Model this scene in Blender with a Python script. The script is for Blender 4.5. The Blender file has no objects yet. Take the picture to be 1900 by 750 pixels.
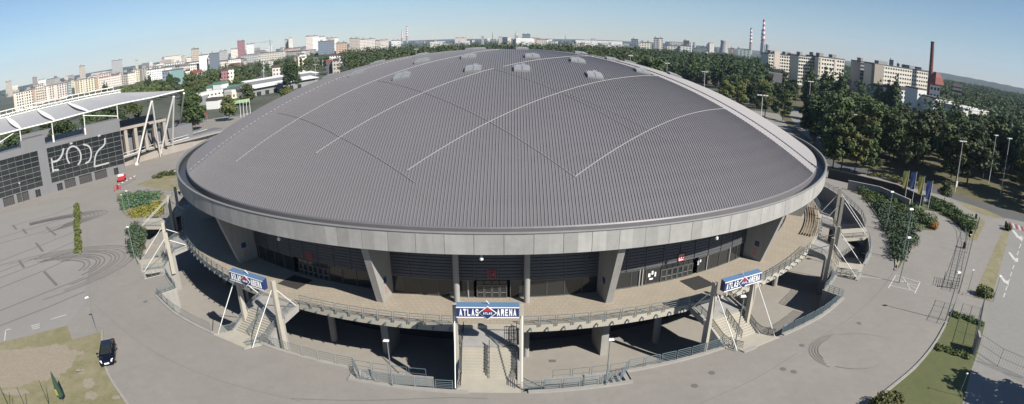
import bpy, bmesh, math, random
from math import sin, cos, pi, radians, atan2, hypot
random.seed(7)
SC = bpy.context.scene
COL = SC.collection

# ------------------------------------------------------------------ camera model (aerial fisheye), used to survey positions
CX, CY, CZ = 1.709, -87.982, 24.388
F, K3, PITCH = 1031.77, -0.01278, 0.29603

def ray(px, py):
    x, y = px - 950.0, 375.0 - py
    r = hypot(x, y); th = r / F
    for _ in range(20):
        th -= (F * (th + K3 * th ** 3) - r) / (F * (1 + 3 * K3 * th * th))
    s = sin(th) / max(r, 1e-9)
    x, y, z = x * s, y * s, cos(th)
    c, q = cos(PITCH), sin(PITCH)
    return x, z * c + y * q, -z * q + y * c

def G(px, py, z=0.0):                       # ground point seen at a pixel of the photograph
    w = ray(px, py); t = (z - CZ) / w[2]
    return CX + w[0] * t, CY + w[1] * t

def at(px, py, dist):                       # point at a horizontal distance; returns x, y, z
    w = ray(px, py); h = hypot(w[0], w[1])
    return CX + w[0] / h * dist, CY + w[1] / h * dist, CZ + w[2] / h * dist

def pol(az, R, z=None):                     # az in degrees from the front of the arena (-Y), + towards +X
    a = radians(az)
    return (R * sin(a), -R * cos(a)) if z is None else (R * sin(a), -R * cos(a), z)

# ------------------------------------------------------------------ mesh builder
class MB:
    def __init__(s): s.v = []; s.f = []; s.m = []; s.cur = 0
    def quad(s, a, b, c, d):
        n = len(s.v); s.v += [a, b, c, d]; s.f.append((n, n + 1, n + 2, n + 3)); s.m.append(s.cur)
    def tri(s, a, b, c):
        n = len(s.v); s.v += [a, b, c]; s.f.append((n, n + 1, n + 2)); s.m.append(s.cur)
    def poly(s, pts):
        n = len(s.v); s.v += list(pts); s.f.append(tuple(range(n, n + len(pts)))); s.m.append(s.cur)
    def hexa(s, p):                         # 8 points: bottom ring 0-3, top ring 4-7
        n = len(s.v); s.v += list(p)
        for f in ((3, 2, 1, 0), (4, 5, 6, 7), (0, 1, 5, 4), (1, 2, 6, 5), (2, 3, 7, 6), (3, 0, 4, 7)):
            s.f.append(tuple(n + i for i in f)); s.m.append(s.cur)
    def box(s, x0, y0, z0, x1, y1, z1):
        s.hexa([(x0, y0, z0), (x1, y0, z0), (x1, y1, z0), (x0, y1, z0), (x0, y0, z1), (x1, y0, z1), (x1, y1, z1), (x0, y1, z1)])
    def obox(s, cx, cy, z0, z1, lx, ly, ang):   # oriented box: lx along ang
        c, q = cos(ang), sin(ang); p = []
        for z in (z0, z1):
            for a, b in ((-1, -1), (1, -1), (1, 1), (-1, 1)):
                u, v = a * lx / 2, b * ly / 2
                p.append((cx + u * c - v * q, cy + u * q + v * c, z))
        s.hexa(p)
    def prism(s, pts, z0, z1):
        n = len(s.v); k = len(pts)
        s.v += [(x, y, z0) for x, y in pts] + [(x, y, z1) for x, y in pts]
        s.f.append(tuple(n + i for i in reversed(range(k)))); s.m.append(s.cur)
        s.f.append(tuple(n + k + i for i in range(k))); s.m.append(s.cur)
        for i in range(k):
            j = (i + 1) % k
            s.f.append((n + i, n + j, n + k + j, n + k + i)); s.m.append(s.cur)
    def bar(s, a, b, r, r2=None, k=6, cap=True):
        r2 = r if r2 is None else r2
        d = [b[i] - a[i] for i in range(3)]; L = math.sqrt(sum(t * t for t in d)) or 1e-6
        d = [t / L for t in d]
        up = (0, 0, 1) if abs(d[2]) < .9 else (1, 0, 0)
        u = (d[1] * up[2] - d[2] * up[1], d[2] * up[0] - d[0] * up[2], d[0] * up[1] - d[1] * up[0])
        l = math.sqrt(sum(t * t for t in u)); u = [t / l for t in u]
        w = (d[1] * u[2] - d[2] * u[1], d[2] * u[0] - d[0] * u[2], d[0] * u[1] - d[1] * u[0])
        n = len(s.v)
        for p, rr in ((a, r), (b, r2)):
            for i in range(k):
                t = 2 * pi * (i + .5) / k; c, q = cos(t) * rr, sin(t) * rr
                s.v.append(tuple(p[j] + u[j] * c + w[j] * q for j in range(3)))
        for i in range(k):
            j = (i + 1) % k
            s.f.append((n + i, n + j, n + k + j, n + k + i)); s.m.append(s.cur)
        if cap:
            s.f.append(tuple(n + i for i in reversed(range(k)))); s.m.append(s.cur)
            s.f.append(tuple(n + k + i for i in range(k))); s.m.append(s.cur)
    def path(s, pts, r, k=5):
        for a, b in zip(pts, pts[1:]): s.bar(a, b, r, k=k)
    def lathe(s, prof, cx=0, cy=0, k=12):   # prof: list of (r, z)
        n = len(s.v)
        for r, z in prof:
            for i in range(k):
                t = 2 * pi * i / k; s.v.append((cx + r * cos(t), cy + r * sin(t), z))
        for q in range(len(prof) - 1):
            for i in range(k):
                j = (i + 1) % k
                s.f.append((n + q * k + i, n + q * k + j, n + (q + 1) * k + j, n + (q + 1) * k + i)); s.m.append(s.cur)
        s.f.append(tuple(n + (len(prof) - 1) * k + i for i in range(k))); s.m.append(s.cur)
        s.f.append(tuple(n + i for i in reversed(range(k)))); s.m.append(s.cur)
    def ring(s, prof, a0, a1, n=None):      # sweep (R, z) profile polyline round the arena axis from az a0 to a1
        n = n or max(1, int(abs(a1 - a0) / 1.5)); base = len(s.v); k = len(prof)
        for i in range(n + 1):
            az = a0 + (a1 - a0) * i / n
            for R, z in prof: s.v.append(pol(az, R, z))
        for i in range(n):
            for q in range(k - 1):
                s.f.append((base + i * k + q, base + (i + 1) * k + q, base + (i + 1) * k + q + 1, base + i * k + q + 1)); s.m.append(s.cur)
    def block(s, a0, a1, R0, R1, z0, z1, n=1):   # closed block between two radii
        for i in range(n):
            b0 = a0 + (a1 - a0) * i / n; b1 = a0 + (a1 - a0) * (i + 1) / n
            s.hexa([pol(b0, R1, z0), pol(b1, R1, z0), pol(b1, R0, z0), pol(b0, R0, z0), pol(b0, R1, z1), pol(b1, R1, z1), pol(b1, R0, z1), pol(b0, R0, z1)])
    def build(s, name, mats, parent=None, label=None, smooth=False, **pr):
        me = bpy.data.meshes.new(name)
        ox, oy, oz = (0, 0, 0)
        p = parent
        while p is not None:
            ox += p.location.x; oy += p.location.y; oz += p.location.z; p = p.parent
        me.from_pydata([(x - ox, y - oy, z - oz) for x, y, z in s.v], [], s.f)
        if not isinstance(mats, (list, tuple)): mats = [mats]
        for m in mats: me.materials.append(m)
        if len(mats) > 1: me.polygons.foreach_set('material_index', s.m)
        if smooth: me.polygons.foreach_set('use_smooth', [True] * len(me.polygons))
        me.update()
        o = bpy.data.objects.new(name, me); COL.objects.link(o)
        if parent is not None: o.parent = parent
        if label: o['label'] = label
        for k, v in pr.items(): o[k] = v
        return o

def thing(name, label, cat, loc=(0, 0, 0), group=None):
    o = bpy.data.objects.new(name, None); COL.objects.link(o)
    o.empty_display_size = .3
    o.location = (loc[0], loc[1], loc[2] if len(loc) > 2 else 0)
    o['label'] = label; o['category'] = cat
    if group: o['group'] = group
    return o

def tag(o, label, cat, group=None):
    o['label'] = label; o['category'] = cat
    if group: o['group'] = group
    return o

def dup(root, loc, rz=0.0, sc=1.0, label=None, group=None):
    r = root.copy(); COL.objects.link(r); r.location = loc; r.rotation_euler = (0, 0, rz)
    r.scale = (sc, sc, sc) if not isinstance(sc, tuple) else sc
    if label: r['label'] = label
    if group: r['group'] = group
    for ch in root.children:
        c = ch.copy(); COL.objects.link(c); c.parent = r
        for g in ch.children:
            d = g.copy(); COL.objects.link(d); d.parent = c
    return r

# ------------------------------------------------------------------ materials
def mat(name, col, rough=.7, metal=0., noise=None, bump=0., spec=.5, rnd=0., streak=None, island=0.):
    """col: linear rgb; noise: list of (scale, amount, colour2 or None) layers mixed over the base."""
    def tone(c):                            # the picture is exposed bright, so everything but paint is dark-toned
        a = sum(c) / 3; k = .62 if a < .5 else .80
        return tuple(min(.82, v * k) for v in c)
    if not name.startswith('leaf'): col = tone(col); noise = [(s_, a_, tone(c_) if c_ else None) for s_, a_, c_ in noise] if noise else None
    m = bpy.data.materials.new(name); m.use_nodes = True
    nt = m.node_tree; b = nt.nodes['Principled BSDF']
    b.inputs['Roughness'].default_value = rough; b.inputs['Metallic'].default_value = metal
    b.inputs['Specular IOR Level'].default_value = spec
    b.inputs['Base Color'].default_value = (*col, 1)
    sock = None
    if noise:
        tc = nt.nodes.new('ShaderNodeTexCoord')
        for i, (sca, amt, c2) in enumerate(noise):
            n = nt.nodes.new('ShaderNodeTexNoise'); n.inputs['Scale'].default_value = sca
            n.inputs['Detail'].default_value = 6; n.inputs['Roughness'].default_value = .62
            nt.links.new(tc.outputs['Object'], n.inputs['Vector'])
            r = nt.nodes.new('ShaderNodeValToRGB')
            r.color_ramp.elements[0].position = .38; r.color_ramp.elements[1].position = .64
            nt.links.new(n.outputs['Fac'], r.inputs['Fac'])
            mx = nt.nodes.new('ShaderNodeMix'); mx.data_type = 'RGBA'
            ml = nt.nodes.new('ShaderNodeMath'); ml.operation = 'MULTIPLY'; ml.inputs[1].default_value = amt
            nt.links.new(r.outputs['Color'], ml.inputs[0]); nt.links.new(ml.outputs[0], mx.inputs[0])
            if sock is None: mx.inputs[6].default_value = (*col, 1)
            else: nt.links.new(sock, mx.inputs[6])
            c2 = c2 or tuple(x * .6 for x in col)
            mx.inputs[7].default_value = (*c2, 1)
            sock = mx.outputs[2]
            if bump and i == len(noise) - 1:
                bp = nt.nodes.new('ShaderNodeBump'); bp.inputs['Strength'].default_value = bump
                bp.inputs['Distance'].default_value = .05
                nt.links.new(n.outputs['Fac'], bp.inputs['Height']); nt.links.new(bp.outputs[0], b.inputs['Normal'])
    if island:                              # every cast panel has its own tone
        ge = nt.nodes.new('ShaderNodeNewGeometry'); hs = nt.nodes.new('ShaderNodeHueSaturation'); mr = nt.nodes.new('ShaderNodeMapRange'); mr.inputs[3].default_value = 1 - island; mr.inputs[4].default_value = 1 + island
        nt.links.new(ge.outputs['Random Per Island'], mr.inputs[0]); nt.links.new(mr.outputs[0], hs.inputs['Value']); nt.links.new(sock, hs.inputs['Color']); sock = hs.outputs[0]
    if streak:                              # rain streaks running down the face: (scale, amount, colour)
        tc2 = nt.nodes.new('ShaderNodeTexCoord'); mp = nt.nodes.new('ShaderNodeMapping'); mp.inputs['Scale'].default_value = (1, 1, .10)
        nt.links.new(tc2.outputs['Object'], mp.inputs['Vector']); n2 = nt.nodes.new('ShaderNodeTexNoise'); n2.inputs['Scale'].default_value = streak[0]; n2.inputs['Detail'].default_value = 5
        nt.links.new(mp.outputs[0], n2.inputs['Vector']); r2 = nt.nodes.new('ShaderNodeValToRGB'); r2.color_ramp.elements[0].position = .45; r2.color_ramp.elements[1].position = .68
        nt.links.new(n2.outputs['Fac'], r2.inputs['Fac']); m2 = nt.nodes.new('ShaderNodeMath'); m2.operation = 'MULTIPLY'; m2.inputs[1].default_value = streak[1]; nt.links.new(r2.outputs['Color'], m2.inputs[0])
        x2 = nt.nodes.new('ShaderNodeMix'); x2.data_type = 'RGBA'; nt.links.new(m2.outputs[0], x2.inputs[0])
        if sock is None: x2.inputs[6].default_value = (*col, 1)
        else: nt.links.new(sock, x2.inputs[6])
        x2.inputs[7].default_value = (*tone(streak[2]), 1); sock = x2.outputs[2]
    if rnd:
        oi = nt.nodes.new('ShaderNodeObjectInfo'); hs = nt.nodes.new('ShaderNodeHueSaturation')
        mr = nt.nodes.new('ShaderNodeMapRange'); mr.inputs[3].default_value = 1 - rnd; mr.inputs[4].default_value = 1 + rnd
        nt.links.new(oi.outputs['Random'], mr.inputs[0]); nt.links.new(mr.outputs[0], hs.inputs['Value'])
        mh = nt.nodes.new('ShaderNodeMapRange'); mh.inputs[3].default_value = .5 - rnd * .10; mh.inputs[4].default_value = .5 + rnd * .05
        wn = nt.nodes.new('ShaderNodeMath'); wn.operation = 'FRACT'; w2 = nt.nodes.new('ShaderNodeMath'); w2.operation = 'MULTIPLY'; w2.inputs[1].default_value = 17.3
        nt.links.new(oi.outputs['Random'], w2.inputs[0]); nt.links.new(w2.outputs[0], wn.inputs[0])
        nt.links.new(wn.outputs[0], mh.inputs[0]); nt.links.new(mh.outputs[0], hs.inputs['Hue'])
        if sock is None: hs.inputs['Color'].default_value = (*col, 1)
        else: nt.links.new(sock, hs.inputs['Color'])
        sock = hs.outputs[0]
    if sock is not None: nt.links.new(sock, b.inputs['Base Color'])
    return m

def paving(name, col, col2, bw, bh, mortar, noise=.35, rough=.85, mort=.012, sc=.08):
    m = mat(name, col, rough, noise=[(sc * .35, noise * .8, col2), (sc * 2.2, noise, tuple(x * .86 for x in col2)), (1.3, .3, tuple(x * .74 for x in col)), (6, .22, tuple(x * .7 for x in col))])
    nt = m.node_tree; b = nt.nodes['Principled BSDF']; src = b.inputs['Base Color'].links[0].from_socket
    tc = nt.nodes.new('ShaderNodeTexCoord'); br = nt.nodes.new('ShaderNodeTexBrick')
    br.inputs['Scale'].default_value = 1; br.inputs['Brick Width'].default_value = bw; br.inputs['Row Height'].default_value = bh
    br.inputs['Mortar Size'].default_value = mort; br.inputs['Mortar'].default_value = (*[.62 * v for v in mortar], 1)
    nt.links.new(tc.outputs['Object'], br.inputs['Vector'])
    nt.links.new(src, br.inputs['Color1'])
    hs = nt.nodes.new('ShaderNodeHueSaturation'); hs.inputs['Value'].default_value = .955
    nt.links.new(src, hs.inputs['Color']); nt.links.new(hs.outputs[0], br.inputs['Color2'])
    nt.links.new(br.outputs['Color'], b.inputs['Base Color'])
    return m

M = {}
M['plaza'] = paving('plaza_paving', (.39, .362, .322), (.315, .295, .265), 1.2, .6, (.34, .315, .28), mort=.015)
M['parking'] = mat('parking_asphalt', (.375, .355, .325), .85, noise=[(.05, .45, (.29, .28, .265)), (.9, .25, (.30, .285, .26))])
M['road'] = mat('road_surface', (.35, .335, .31), .85, noise=[(.06, .4, (.29, .28, .26)), (1.5, .2, None)])
M['street'] = mat('street_asphalt', (.13, .127, .125), .85, noise=[(.1, .4, (.18, .175, .17))])
M['moat'] = mat('moat_paving', (.445, .41, .36), .9, noise=[(.12, .6, (.36, .335, .295)), (1.1, .25, (.31, .29, .26))])
M['deck'] = paving('deck_paving', (.55, .475, .37), (.48, .415, .325), .5, .5, (.39, .34, .27), noise=.45, mort=.03, sc=.3)
M['grass'] = mat('grass', (.135, .155, .052), .95, noise=[(.25, .6, (.20, .19, .08)), (.9, .4, (.10, .125, .04)), (3.5, .5, (.095, .115, .038))])
M['drygrass'] = mat('dry_grass', (.26, .24, .11), .95, noise=[(.22, .8, (.42, .36, .25)), (.7, .55, (.16, .17, .06)), (3, .5, (.36, .31, .19))])
M['sand'] = mat('sandy_soil', (.46, .39, .30), .95, noise=[(.25, .5, (.40, .33, .25)), (2.2, .4, (.30, .26, .17)), (7, .4, (.25, .22, .15))])
M['forest'] = mat('forest_floor', (.15, .13, .055), .95, noise=[(.08, .7, (.07, .075, .03)), (.9, .4, (.22, .19, .09))])
M['ground'] = mat('city_ground', (.055, .07, .035), .95, noise=[(.006, .7, (.10, .11, .06)), (.03, .5, (.22, .21, .19)), (.3, .4, (.045, .06, .03))])
M['concrete'] = mat('concrete', (.44, .425, .40), .85, noise=[(.35, .4, (.36, .35, .33)), (3., .3, (.33, .32, .30))], bump=.15, streak=(1.8, .4, (.28, .27, .255)))
M['panelconc'] = mat('panel_concrete', (.49, .48, .455), .8, island=.13, noise=[(.28, .6, (.36, .355, .34)), (1.6, .5, (.35, .345, .33)), (9, .25, (.34, .33, .31))], bump=.1, streak=(2.2, .32, (.30, .295, .28)))
M['postconc'] = mat('post_concrete', (.56, .515, .42), .85, noise=[(.8, .4, (.42, .40, .36))])
M['dark'] = mat('dark_gap', (.02, .02, .022), .8)
M['darkwall'] = mat('dark_wall', (.045, .045, .048), .8, noise=[(.4, .4, None)])  # near-black colour deepens the shade on the soffit and under the terrace
M['roof'] = mat('roof_metal', (.25, .24, .254), .5, .2, noise=[(.05, .5, (.205, .197, .208)), (.5, .3, (.275, .265, .278)), (2.5, .2, (.20, .192, .203))], spec=.4)
M['rib'] = mat('roof_seam', (.29, .28, .292), .6, .22, spec=.35)
M['gutter'] = mat('gutter_metal', (.12, .125, .13), .5, .4)
M['coping'] = mat('coping_metal', (.30, .30, .30), .7, .1, noise=[(.5, .3, None)])
M['white'] = mat('white_paint', (.78, .78, .76), .5)
M['whitewalk'] = mat('pale_rail', (.49, .495, .495), .5)
M['greyline'] = mat('grey_cable_tray', (.36, .36, .37), .6)
M['vent'] = mat('vent_panel', (.44, .46, .48), .5, .2, noise=[(1.2, .3, None)])
M['louvre'] = mat('louvre_aluminium', (.10, .104, .115), .55, .15)  # slats coloured darker than the metal, carrying the shade below the overhang
M['glass'] = mat('dark_glass', (.03, .033, .034), .06, spec=.6)
M['frame'] = mat('window_frame', (.16, .165, .165), .5, .3)
M['steel'] = mat('galvanised_steel', (.36, .40, .41), .45, .4)
M['bluesteel'] = mat('blue_grey_steel', (.22, .29, .32), .5, .2)
M['blacksteel'] = mat('dark_steel', (.03, .03, .03), .5)
M['navy'] = mat('navy_sign', (.022, .045, .17), .4)
M['signtop'] = mat('blue_sign_top', (.13, .24, .40), .4)
M['letter'] = mat('white_lettering', (.86, .86, .86), .5)
M['red'] = mat('red_paint', (.55, .035, .045), .4)
M['redsign'] = mat('red_number', (.50, .06, .06), .5)
M['mat'] = mat('dark_doormat', (.045, .043, .04), .95, noise=[(2., .4, None)])
M['wood'] = mat('bench_wood', (.33, .25, .17), .8, noise=[(1.5, .4, None)])
M['line'] = mat('white_road_paint', (.62, .61, .58), .8, noise=[(1.2, .5, (.45, .44, .41))])
M['drain'] = mat('drain_line', (.19, .185, .18), .85)
M['tyre'] = mat('tyre_rubber_mark', (.19, .183, .175), .85, noise=[(.8, .5, (.28, .265, .25))])
M['tyrepale'] = mat('faint_tyre_mark', (.30, .283, .262), .85, noise=[(.8, .6, (.36, .335, .30))])
M['joint'] = mat('paving_joint', (.28, .265, .245), .9)
M['poster'] = mat('faded_poster', (.46, .27, .22), .8, noise=[(3, .7, (.45, .42, .38))])
M['kerb'] = mat('kerb_stone', (.45, .43, .39), .85, noise=[(.6, .3, None)])
M['bark'] = mat('bark', (.11, .085, .06), .9, noise=[(2, .4, None)])

def leafmat(name, col, col2, rnd=.3):
    m = mat(name, col, .65, noise=[(.9, .75, col2), (.35, .5, tuple(x * 1.25 for x in col))], rnd=rnd, spec=.25)
    return m
M['leaf'] = leafmat('leaf_dark', (.042, .066, .022), (.024, .042, .014))
M['leaf2'] = leafmat('leaf_mid', (.062, .085, .026), (.035, .055, .017))
M['leafy'] = leafmat('leaf_yellowish', (.10, .11, .032), (.055, .07, .02))
M['leafb'] = leafmat('leaf_bluish', (.065, .105, .055), (.035, .065, .03))
M['gold'] = leafmat('leaf_golden', (.25, .22, .04), (.16, .15, .03))
M['orange'] = leafmat('leaf_orange', (.26, .13, .03), (.13, .12, .03))

# ------------------------------------------------------------------ world, sun, camera
w = bpy.data.worlds.new('World'); SC.world = w; w.use_nodes = True
SUN_AZ, SUN_EL = radians(-41), radians(37)
sd = (cos(SUN_EL) * cos(SUN_AZ), cos(SUN_EL) * sin(SUN_AZ), sin(SUN_EL))
sky = w.node_tree.nodes.new('ShaderNodeTexSky'); sky.sky_type = 'NISHITA'; sky.sun_disc = False
sky.sun_elevation = SUN_EL; sky.sun_rotation = atan2(sd[0], sd[1])
sky.air_density = .95; sky.dust_density = .05; sky.ozone_density = 5.0
bg = w.node_tree.nodes['Background']; bg.inputs[1].default_value = .056
w.node_tree.links.new(sky.outputs[0], bg.inputs[0])
L = bpy.data.lights.new('sun', 'SUN'); L.energy = 5.0; L.angle = radians(.53); L.color = (1, .95, .87)
so = bpy.data.objects.new('sun', L); COL.objects.link(so)
from mathutils import Vector
so.rotation_euler = Vector(sd).to_track_quat('Z', 'Y').to_euler()
cd = bpy.data.cameras.new('camera'); cam = bpy.data.objects.new('camera', cd); COL.objects.link(cam)
cam.location = (CX, CY, CZ); cam.rotation_euler = (pi / 2 - PITCH, 0, 0)
cd.type = 'PANO'; cd.panorama_type = 'FISHEYE_LENS_POLYNOMIAL'
cd.sensor_width = 36; cd.sensor_fit = 'HORIZONTAL'; cd.fisheye_fov = pi
_a = 1900 / 36 / F
cd.fisheye_polynomial_k0 = 0; cd.fisheye_polynomial_k1 = -_a; cd.fisheye_polynomial_k2 = 0
cd.fisheye_polynomial_k3 = K3 * _a ** 3; cd.fisheye_polynomial_k4 = 0
cd.clip_start = .5; cd.clip_end = 30000
SC.camera = cam
SC.view_settings.view_transform = 'Standard'; SC.view_settings.look = 'None'
SC.view_settings.exposure = .78; SC.view_settings.gamma = 1
SC.cycles.max_bounces = 4; SC.cycles.volume_bounces = 0; SC.cycles.use_denoising = True

# ================================================================== THE ARENA
ZD, ZM = 2.65, -2.8                         # terrace level, moat floor
RW, RD = 45.0, 49.9                         # outer wall, terrace edge
ZF0, ZF1, RF = 8.57, 10.3, 49.65            # concrete ring
RR, ZR, ZA, NN = 48.2, 10.25, 22.5, 2.25    # roof rim and apex
_kt = [(0, 55.1), (11.2, 55.1), (11.3, 53.65), (22, 53.65), (22.4, 55.05), (28, 55.15), (35, 55.8), (40.6, 56), (40.7, 53.6), (46.5, 53.6), (46.6, 56.2), (53, 56.6), (57, 57.4), (67, 58.1), (75, 59.6), (90, 60.6), (180, 61)]
def kerbR(az):
    a = abs((az + 180) % 360 - 180)
    for (a0, r0), (a1, r1) in zip(_kt, _kt[1:]):
        if a <= a1: return r0 + (r1 - r0) * (a - a0) / (a1 - a0)
    return _kt[-1][1]
AZS = sorted(set([round(-180 + i * 1.5, 3) for i in range(241)] + [s * k for k in (11.2, 11.3, 22, 22.4, 28, 40.6, 40.7, 46.5, 46.6, 53, 57) for s in (-1, 1)]))

def roofz(x, y): return ZR + (ZA - ZR) * (1 - min(hypot(x, y) / RR, 1) ** NN)

arena = thing('sports_arena', 'large round arena with a shallow grey ribbed metal dome over a concrete ring', 'arena')
# --- roof shell
mb = MB(); NA, NR = 180, 30
for j in range(NR + 1):
    r = RR * (j / NR)
    for i in range(NA):
        x, y = pol(360 * i / NA, r); mb.v.append((x, y, roofz(x, y)))
for j in range(NR):
    for i in range(NA):
        k = (i + 1) % NA
        mb.f.append((j * NA + i, (j + 1) * NA + i, (j + 1) * NA + k, j * NA + k)); mb.m.append(0)
mb.ring([(RR, ZR + .02), (RR + .06, ZR - .1), (RR + .06, ZR - .75)], -180, 180, 180)
# standing seams: each sector's seams run down its slope
YB = 8.0                                    # where the diagonal sector borders meet
mb.cur = 1
PITCHR, HW, HH = .285, .044, .074
def seam(pts, dx, dy):
    n = len(mb.v)
    for x, y in pts:
        z = roofz(x, y)
        mb.v += [(x - dx, y - dy, z - .01), (x - dx * .3, y - dy * .3, z + HH), (x + dx * .3, y + dy * .3, z + HH), (x + dx, y + dy, z - .01)]
    for i in range(len(pts) - 1):
        a = n + 4 * i; b = a + 4
        for q in range(3):
            mb.f.append((a + q, a + q + 1, b + q + 1, b + q)); mb.m.append(1)
    mb.f.append((n, n + 1, n + 2, n + 3)); mb.m.append(1)
k = int(RR / PITCHR)
for i in range(-k, k + 1):
    x = i * PITCHR
    yr = math.sqrt(max(RR * RR - x * x, 0)); yb = YB - abs(x)
    if yb > -yr:                            # front sector
        n = max(2, int((yb + yr) / 2.2)); seam([(x, -yr + (yb + yr) * q / n) for q in range(n + 1)], HW, 0)
    y0 = max(YB + abs(x), -yr)
    if yr > y0: seam([(x, y0 + (yr - y0) * q / 8) for q in range(9)], HW, 0)
    y = i * PITCHR
    xr = math.sqrt(max(RR * RR - y * y, 0)); xb = abs(y - YB) if True else 0
    if xr > xb:
        n = max(2, int((xr - xb) / 2.5))
        for s in (-1, 1): seam([(s * (xb + (xr - xb) * q / n), y) for q in range(n + 1)], 0, HW)
roof = mb.build('roof', [M['roof'], M['rib']], arena)
# --- maintenance lines lying on the roof
def roofline(name, pts, wdt, hgt, m, lift=.09, label=None):
    mbl = MB(); P = []
    for (x0, y0), (x1, y1) in zip(pts, pts[1:]):
        n = max(1, int(hypot(x1 - x0, y1 - y0) / 1.5))
        P += [(x0 + (x1 - x0) * q / n, y0 + (y1 - y0) * q / n) for q in range(n)]
    P.append(pts[-1])
    for (x0, y0), (x1, y1) in zip(P, P[1:]):
        l = hypot(x1 - x0, y1 - y0); nx, ny = -(y1 - y0) / l * wdt / 2, (x1 - x0) / l * wdt / 2
        za, zb = roofz(x0, y0) + lift, roofz(x1, y1) + lift
        mbl.hexa([(x0 - nx, y0 - ny, za), (x0 + nx, y0 + ny, za), (x1 + nx, y1 + ny, zb), (x1 - nx, y1 - ny, zb),
                  (x0 - nx, y0 - ny, za + hgt), (x0 + nx, y0 + ny, za + hgt), (x1 + nx, y1 + ny, zb + hgt), (x1 - nx, y1 - ny, zb + hgt)])
    return mbl.build(name, m, roof, label)
for pts in ([(-28.4, -33.9), (-15, -21.2), (-5.6, -12), (-.3, -2.7)], [(-17.3, -37.5), (-7.9, -28.3), (-.5, -21.1)], [(.6, -20.2), (7.9, -12.5), (14.8, -3.3)],
            [(-7.3, -42.1), (7.5, -28), (14.8, -20.7), (23.1, -12.0)], [(7, -42.9), (20.1, -29.6), (29.2, -20.6)]):
    roofline('safety_rail', pts, .05, .05, M['whitewalk'], .06)
for pts in ([(-27.5, -23.2), (-15.3, -35.5), (-6.4, -43.6)], [(-14.5, -21.6), (7, -42.9)], [(-.5, -21.3), (14.8, -36.3)], [(8, -29), (17.1, -35.6)]):
    roofline('cable_tray', pts, .05, .03, M['greyline'], .055)
# sector border flashing: dashed white rail on the left, plain flashing on the right
for i in range(64):
    t0, t1 = i / 64, (i + .62) / 64
    a = [(-11 - 27.4 * t, -4 - 25.0 * t) for t in (t0, t1)]
    roofline('border_rail', a, .09, .05, M['whitewalk'], .08)
roofline('border_flashing', [(0, 8), (40.0, -27.4)], .16, .14, M['rib'], .02)
# --- smoke vents
def vent(x, y):
    v = MB(); z = roofz(x, y); e = .3
    sx = (roofz(x + e, y) - roofz(x - e, y)) / (2 * e); sy = (roofz(x, y + e) - roofz(x, y - e)) / (2 * e)
    def B(x0, y0, x1, y1, h0, h1):
        p = []
        for h in (h0, h1):
            for a, b in ((x0, y0), (x1, y0), (x1, y1), (x0, y1)): p.append((x + a, y + b, z + sx * a + sy * b + h))
        v.hexa(p)
    v.cur = 1; B(-.98, -.98, .98, .98, .0, .24)
    v.cur = 0
    for a in (-.94, .04):
        for b in (-.94, .04): B(a, b, a + .9, b + .9, .24, .34)
    B(-.06, 1.0, .42, 1.5, .0, .4)
    B(-.72, .72, .72, .86, .34, .42)
    v.cur = 1; B(-1.06, -.07, 1.06, .07, .24, .31)
    v.build('smoke_vent', [M['vent'], M['coping']], roof)
for x, y in ((-11.5, -21.7), (-2.9, -21.3), (2.9, -21.3), (11.6, -21.6), (19.3, -13.6), (-19.2, -14.2), (-10.2, -14), (-4.0, -13.6), (4.4, -13.3), (10.4, -14),
             (-18.3, -6.1), (-11.5, -6.2), (16.5, -6.0), (-3.3, -1.5), (3.3, 0.2), (12.3, -1.8), (26.5, -5), (-27, -3), (21, 3), (-5, 5)): vent(x, y)
# --- gutter, coping, concrete ring
mb = MB(); mb.ring([(RR + .06, 9.55), (RR + .06, 9.5), (49.36, 9.5), (49.38, 10.1)], -180, 180, 180); mb.build('gutter', M['gutter'], arena)
mb = MB(); mb.ring([(49.4, 9.6), (49.4, 10.3), (49.43, 10.33), (49.67, 10.33), (49.69, 10.30), (49.69, 10.2), (49.6, 10.18)], -180, 180, 240)
mb.build('ring_coping', M['coping'], arena, smooth=True)
mb = MB(); mb.ring([(49.56, 10.25), (49.56, ZF0 + .05)], -180, 180, 180)
ringback = mb.build('ring_joint_backing', M['dark'], arena)
mb = MB(); NP = 140
for i in range(NP):
    a0 = -180 + 360 * (i + .5) / NP; a1 = a0 + 360 / NP
    mb.block(a0 + .018, a1 - .018, 49.42, RF + random.uniform(-.008, .008), ZF0, ZF1 - .02, 2)
mb.build('concrete_ring', M['panelconc'], arena)
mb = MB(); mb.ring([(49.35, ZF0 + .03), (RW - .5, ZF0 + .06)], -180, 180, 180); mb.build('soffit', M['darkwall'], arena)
# --- wall: louvres above, glazing below
GT = 4.32
mb = MB(); mb.ring([(RW - .15, ZF0 + .2), (RW - .15, GT)], -100, 100, 90); mb.build('upper_wall', M['dark'], arena)
mb = MB(); nl = 15; h = (ZF0 + .1 - GT) / nl
for i in range(nl):
    z = GT + i * h
    mb.ring([(RW - .05, z + h), (RW + .06, z + h * .98), (RW + .10, z + h * .25), (RW + .08, z + h * .18), (RW - .05, z + h * .25)], -100, 100, 100)
for q in range(-40, 41):
    a = q * 2.45 + .6
    mb.block(a - .04, a + .04, RW, RW + .14, GT, ZF0)
mb.build('louvre_cladding', M['louvre'], arena)
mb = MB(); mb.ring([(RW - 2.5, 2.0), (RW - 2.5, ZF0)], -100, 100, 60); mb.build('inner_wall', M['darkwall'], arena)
DOORS = {0: 4, 22.6: 6, -22.6: 6, 11.6: 0}
def doorbay(a):
    for c, n in DOORS.items():
        if n and abs(a - c) < n * .42: return True
    return False
q = -70
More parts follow.
